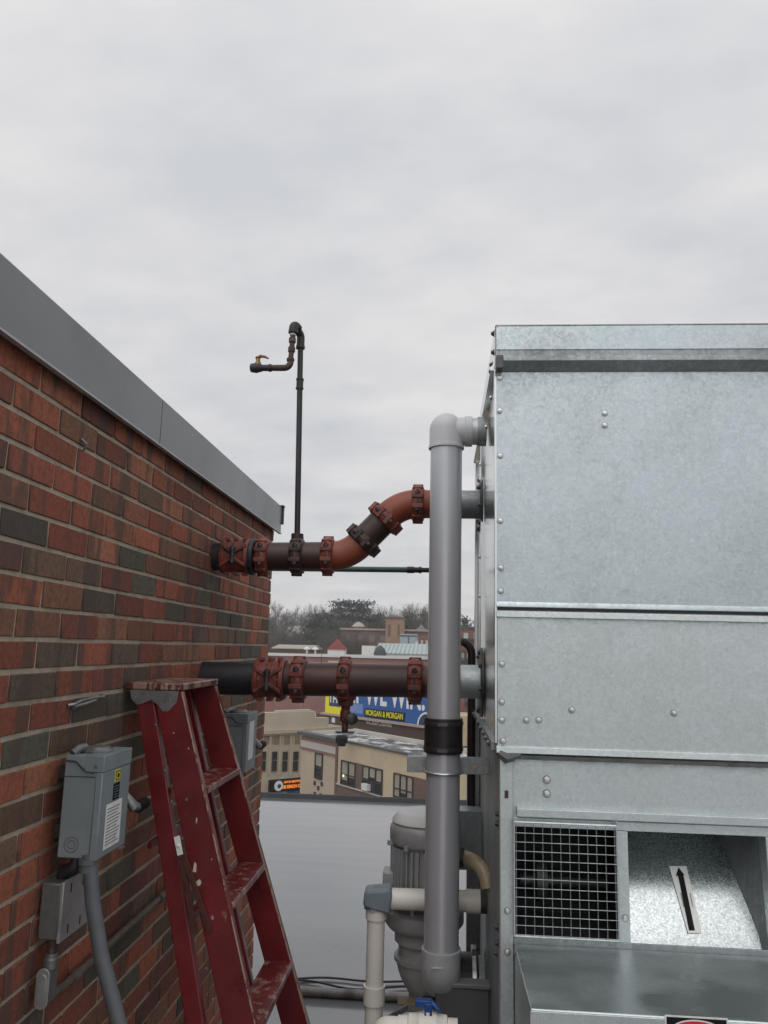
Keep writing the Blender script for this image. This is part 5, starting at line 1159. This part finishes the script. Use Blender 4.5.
# standing seam roof hall
t, xa, xb, zb2, zt2 = bldg('metal_roof_hall', 'white hall with pale green standing seam roof', 374, 455, 654, 660, 100, M['white_trim'], depth=14)
b = MB(); zt3 = at(400, 643.5, 108).z; b.prism([(xa, 99.7, zt2), (xa, 108, zt3), (xa, 114, zt2)], (xb-xa, 0, 0)); rf = b.build('roof', M['metal_roof'], t)
b = MB(); nn = int((xb-xa)/.55)
for k in range(nn): x = xa+k*.55; b.beam((x, 99.7, zt2+.03), (x, 108, zt3+.03), .06, .10, (1, 0, 0))
b.build('standing_seam', mat('seam', (.25, .31, .31), (.22, .27, .27), .5), rf)
b = MB(); b.box((xa-1.6, 100, zt2-.3), (xa, 103, zt2+.9)); tag(b.build('roof_shed', M['white_trim'], loc=(xa-.8, 100, zt2-.3)), 'small white shed at the left end of the green metal roof', 'shed')
b = MB(); p = at(380, 652, 97.5); b.lathe((p.x, p.y, p.z-1), (0, 0, 1), [(0, .75), (.9, .8), (1.4, .6), (1.8, .15)], 9, smooth=False); tag(b.build('covered_fan', mat('dark grey cover', (.07, .075, .08), (.05, .052, .055), .8, ns=3), loc=tuple(p)), 'dark grey domed cover beside the green metal roof', 'cover')
t, xa, xb, zb2, zt2 = bldg('rooftop_unit', 'boxy pale blue grey rooftop unit before the brick tower', 400, 417, 634, 650, 118, M['hvac_blue'], cat='air handler', depth=3, down=1)
b = MB(); b.box((xa, 117.9, zt2-.35), (xb, 117.98, zt2-.2)); b.box(((xa+xb)/2-.05, 117.9, zb2), ((xa+xb)/2+.05, 117.98, zt2-.36)); b.build('joint', M['steel_dark'], t)
p = at(409, 648, 112); b = MB(); b.sweep([(p.x-1.0, p.y, p.z-.6), (p.x-.6, p.y, p.z+.0), (p.x+.2, p.y, p.z+.25), (p.x+1.0, p.y, p.z+.15)], [.35, .4, .4, .3], 10); b.cyl((p.x+1.05, p.y, p.z), (p.x+1.05, p.y, p.z+.9), .14, 8); tag(b.build('roof_duct', M['white_trim'], loc=tuple(p)), 'white curved duct lying on the roof by the blue unit', 'duct')
t, xa, xb, zb2, zt2 = bldg('red_shed', 'low red shed left of the blue grey unit', 377, 388, 644, 650, 122, M['roof_red'], depth=3, down=1)
t, xa, xb, zb2, zt2 = bldg('dark_shed', 'low black shed between red shed and blue unit', 389, 399, 643, 650, 121, M['steel_dark'], depth=3, down=1)
# long brown school with a tan tower
t, xa, xb, zb2, zt2 = bldg('school_building', 'long brown brick school with rows of windows below the trees', 341, 455, 631, 655, 165, M['far_brown'], depth=14)
b = MB(); b.box((xa-.3, 164.7, zt2), (xb+.3, 179.3, zt2+.4)); b.build('roof_edge', M['roof_beige'], t)
b = MB()
x = xa+1.2
while x < xb-1.5:
    for zz in (zt2-2.6, zt2-5.6): b.box((x, 164.9, zz), (x+1.1, 164.98, zz+1.6))
    x += 2.4
b.build('window', mat('far pale windows', (.20, .18, .165), (.12, .11, .10), .5, ns=.8), t)
p = at(356.5, 629, 166); b = MB(); b.lathe((p.x, 170, zt2+.3), (0, 0, 1), [(0, .9), (.5, .9), (.52, 1.6), (1.2, .9), (1.6, .2)], 12); tag(b.build('roof_cupola', M['roof_beige'], loc=(p.x, 170, zt2)), 'small pale domed vent on the school roof', 'vent')
t, xa, xb, zb2, zt2 = bldg('brick_tower', 'square tan brick tower rising from the brown school', 385.5, 403.5, 618.5, 655, 158, M['far_tan'], depth=4)
b = MB(); b.box((xa-.2, 157.8, zt2), (xb+.2, 162.2, zt2+.35)); b.box((xa+.5, 157.9, zt2-3.5), (xa+1.0, 157.98, zt2-1.2)); b.box((xb-1.2, 157.9, zt2-3.4), (xb-.8, 157.98, zt2-1.2)); b.build('trim', M['far_brown'], t)
t, xa, xb, zb2, zt2 = bldg('gabled_house', 'pale grey gabled house on the hill right of tower', 415, 427, 632, 645, 185, mat('pale siding', (.36, .36, .35), (.30, .30, .29), .8, ns=1), depth=6)
b = MB(); b.prism([(xa-.3, 184.8, zt2), ((xa+xb)/2, 184.8, at(421, 624.5, 185).z), (xb+.3, 184.8, zt2)], (0, 6.4, 0)); b.build('roof', mat('grey gable', (.28, .28, .28), (.22, .22, .22), .8, ns=1), t)
b = MB(); 
for x in (xa+.5, xa+1.5, xb-.9): b.box((x, 184.9, zt2-1.9), (x+.5, 184.98, zt2-.6))
b.build('window', M['glass_dark'], t)
t, xa, xb, zb2, zt2 = bldg('row_house', 'reddish row house with pale windows under the gabled house', 414, 432, 636, 652, 150, M['far_red'], depth=6)
b = MB()
for k in range(4): b.box((xa+.4+k*.9, 149.9, zt2-2.2), (xa+.85+k*.9, 149.98, zt2-.8))
b.build('window', M['stone_pale'], t)
t, xa, xb, zb2, zt2 = bldg('row_house', 'dark red house seen between grey pipe and tower, under trees', 458, 482, 629, 650, 140, M['far_red'], depth=6)
b = MB(); b.box((xa-.2, 139.8, zt2), (xb+.2, 146.2, zt2+.4)); b.build('roof_edge', M['steel_dark'], t)
b = MB(); b.box((xa+1, 139.9, zt2-1.8), (xa+1.8, 139.98, zt2-.7)); b.box((xa+2.8, 139.9, zt2-1.8), (xa+3.6, 139.98, zt2-.7)); b.build('window', M['stone_pale'], t)

# ------------------------------------------------------------------ trees
def bare_tree_mesh(seed, h, spread, m):
    rr = random.Random(seed); b = MB()
    def seg(p, q, r0, r1):
        d, u, v = basis(q-p); A = [b.bm.verts.new(p+(u*math.cos(a)+v*math.sin(a))*r0) for a in (0, 2.1, 4.2)]; B = [b.bm.verts.new(q+(u*math.cos(a)+v*math.sin(a))*r1) for a in (0, 2.1, 4.2)]
        for k in range(3): b.face([A[k], A[(k+1) % 3], B[(k+1) % 3], B[k]])
    def grow(p, d, L, r, lev):
        n = 3 if lev < 3 else 2; q = p
        for i in range(n):
            d2_ = (d+Vector((rr.gauss(0, .13), rr.gauss(0, .13), rr.gauss(.03, .08)))).normalized(); q2 = q+d2_*L/n; seg(q, q2, r*(1-.5*i/n), r*(1-.5*(i+1)/n)); q = q2; d = d2_
            if lev < 5 and (i > 0 or lev > 0):
                for _ in range(rr.choice((1, 2, 2)) if lev < 4 else 3):
                    ax = Vector((rr.gauss(0, 1), rr.gauss(0, 1), rr.gauss(0, .5))).normalized(); a = rr.uniform(.4, .95)*spread
                    nd = (Matrix.Rotation(a, 3, d.cross(ax).normalized()) @ d); nd.z += .12; nd.normalize()
                    grow(q, nd, L*rr.uniform(.55, .78), max(r*.5*(1-.3*i/n), .018), lev+1)
        if lev < 5: grow(q, d, L*.7, max(r*.5, .018), lev+1)
    grow(Vector((0, 0, 0)), Vector((0, 0, 1)), h*.34, h*.018, 0)
    bmesh.ops.recalc_face_normals(b.bm, faces=b.bm.faces[:])
    zs = [v.co.z for v in b.bm.verts]; s = h/max(zs)
    for v in b.bm.verts: v.co *= s
    # split trunk / crown by height
    trunk = bpy.data.meshes.new('trunk'); crown = bpy.data.meshes.new('crown')
    b2 = b.bm.copy(); 
    bmesh.ops.delete(b.bm, geom=[f for f in b.bm.faces if f.calc_center_median().z > h*.22], context='FACES'); b.bm.to_mesh(trunk); b.bm.free()
    bmesh.ops.delete(b2, geom=[f for f in b2.faces if f.calc_center_median().z <= h*.22], context='FACES'); b2.to_mesh(crown); b2.free()
    trunk.materials.append(m); crown.materials.append(m); return trunk, crown
def evergreen_mesh(seed, h, w_, shape, m):
    rr = random.Random(seed); b = MB(); b.sweep([(0, 0, 0), (0, 0, h*.9)], [h*.022, h*.008], 7)
    trunk = bpy.data.meshes.new('trunk'); b.bm.to_mesh(trunk); b.bm.free(); trunk.materials.append(M['bark'])
    b = MB()
    for (z, rad, th, nclump) in shape:
        for k in range(nclump):
            a = rr.uniform(0, 6.28); q = rr.uniform(.1, 1)**.6*rad*w_; c = Vector((math.cos(a)*q, math.sin(a)*q, z*h+rr.gauss(0, th*h*.35)))
            for _ in range(44):
                s = rr.uniform(.16, .44); p = c+Vector((rr.gauss(0, .5), rr.gauss(0, .5), rr.gauss(0, .24)))
                u = Vector((rr.gauss(0, 1), rr.gauss(0, 1), rr.gauss(0, .6))).normalized()*s; v = Vector((rr.gauss(0, 1), rr.gauss(0, 1), rr.gauss(0, .8))).normalized()*s*.8
                b.face([b.bm.verts.new(p), b.bm.verts.new(p+u), b.bm.verts.new(p+u*.5+v)])
    crown = bpy.data.meshes.new('crown'); b.bm.to_mesh(crown); b.bm.free(); crown.materials.append(m); return trunk, crown
def place_tree(name, meshes, x, y, z, rz, sc, label, group=None, cat='tree'):
    t = thing(name, label, cat, (x, y, z), group); t.rotation_euler = (0, 0, rz); t.scale = (sc, sc, sc)
    for nm, me in zip(('trunk', 'crown'), meshes):
        o = bpy.data.objects.new(nm, me); COL.objects.link(o); o.parent = t
    return t
bare = [bare_tree_mesh(s, 14, sp, m) for s, sp, m in ((1, 1.0, M['bark']), (2, 1.15, M['bark_brown']), (5, .85, M['bark']), (9, 1.05, M['bark_brown']))]
rt = random.Random(21)
def tree_at(px, top_py, Y, kind, label, group=None, name='bare_tree', H=14):
    p = at(px, top_py, Y); g_ = ground_h(p.x, Y)-.3; sc = (p.z-g_)/H
    return place_tree(name, kind, p.x, Y, g_, rt.uniform(0, 6.28), sc, label, group)
BL_ = 'bare grey winter tree in the row along the hill behind the town'
for k in range(8): tree_at(266+k*23+rt.uniform(-4, 4), 610+rt.uniform(-7, 6), 205+rt.uniform(-8, 8), bare[k % 4], BL_, 'bare trees along the hill')
for k in range(9): tree_at(262+k*22+rt.uniform(-4, 4), 605+rt.uniform(-5, 6), 250+rt.uniform(-10, 10), bare[(k+1) % 4], BL_, 'bare trees along the hill')
for k in range(9): tree_at(268+k*12.5+rt.uniform(-4, 4), 627+rt.uniform(-6, 4), 174+rt.uniform(-5, 5), bare[(k+2) % 4], BL_, 'bare trees along the hill')
for px_, t_ in ((338, 627), (348, 632), (362, 636)): tree_at(px_, t_, 161, bare[1], BL_, 'bare trees along the hill')
for k in range(3): tree_at(458+k*11, 620+rt.uniform(-3, 5), 190+rt.uniform(-10, 10), bare[k], BL_, 'bare trees along the hill')
pine = evergreen_mesh(4, 15, 1, [(.50, 2.4, .04, 10), (.62, 3.8, .03, 22), (.70, 2.6, .03, 12), (.80, 4.2, .03, 30), (.88, 3.6, .03, 30), (.95, 3.2, .02, 30)], M['needle'])
tree_at(354, 599.5, 188, pine, 'tall flat topped dark pine standing above the other trees', name='pine_tree', H=15)
dark = evergreen_mesh(6, 11, 1, [(.25, 3.6, .06, 26), (.4, 4.4, .06, 40), (.55, 4.2, .06, 44), (.7, 3.6, .06, 40), (.84, 2.4, .05, 26), (.94, 1.2, .04, 10)], M['needle'])
tree_at(322, 612, 182, dark, 'broad rounded dark evergreen left of the tall pine', name='evergreen_tree', H=11)
cone = evergreen_mesh(8, 12, 1, [(.15+.08*i, 2.8*(1-i/11), .04, int(20*(1-i/12))+3) for i in range(11)], M['needle2'])
for k, (px, ty) in enumerate(((378, 613), (409, 614), (424, 612))):
    tree_at(px, ty, 200+k*6, cone, ('slim dark spruce just right of the tall pine', 'slim dark spruce right of the tan brick tower', 'slim dark spruce above the gabled house')[k], name='spruce_tree', H=12)
tree_at(464, 617, 176, cone, 'slim dark spruce seen right of the grey pipe', name='spruce_tree', H=12)

for o in bpy.data.objects:
    if '_o' in o: del o['_o']

# ------------------------------------------------------------------ damp air
hm = bpy.data.materials.new('damp air'); hm.use_nodes = True; hn = hm.node_tree; hn.nodes.remove(hn.nodes['Principled BSDF'])
pvn = hn.nodes.new('ShaderNodeVolumePrincipled'); pvn.inputs['Color'].default_value = (1, 1, 1, 1); pvn.inputs['Density'].default_value = .00065; pvn.inputs['Anisotropy'].default_value = .1
hn.links.new(pvn.outputs['Volume'], hn.nodes['Material Output'].inputs['Volume'])
b = MB(); b.box((-310, -110, -16), (310, 430, 24)); hz = b.build('haze', hm); hz['kind'] = 'stuff'
if '_o' in hz: del hz['_o']

# ------------------------------------------------------------------ render settings
scene.render.engine = 'CYCLES'
scene.view_settings.view_transform = 'Standard'; scene.view_settings.look = 'None'; scene.view_settings.exposure = .16; scene.view_settings.gamma = 1
scene.cycles.max_bounces = 6; scene.cycles.volume_bounces = 0
scene.render.resolution_x = 768; scene.render.resolution_y = 1024
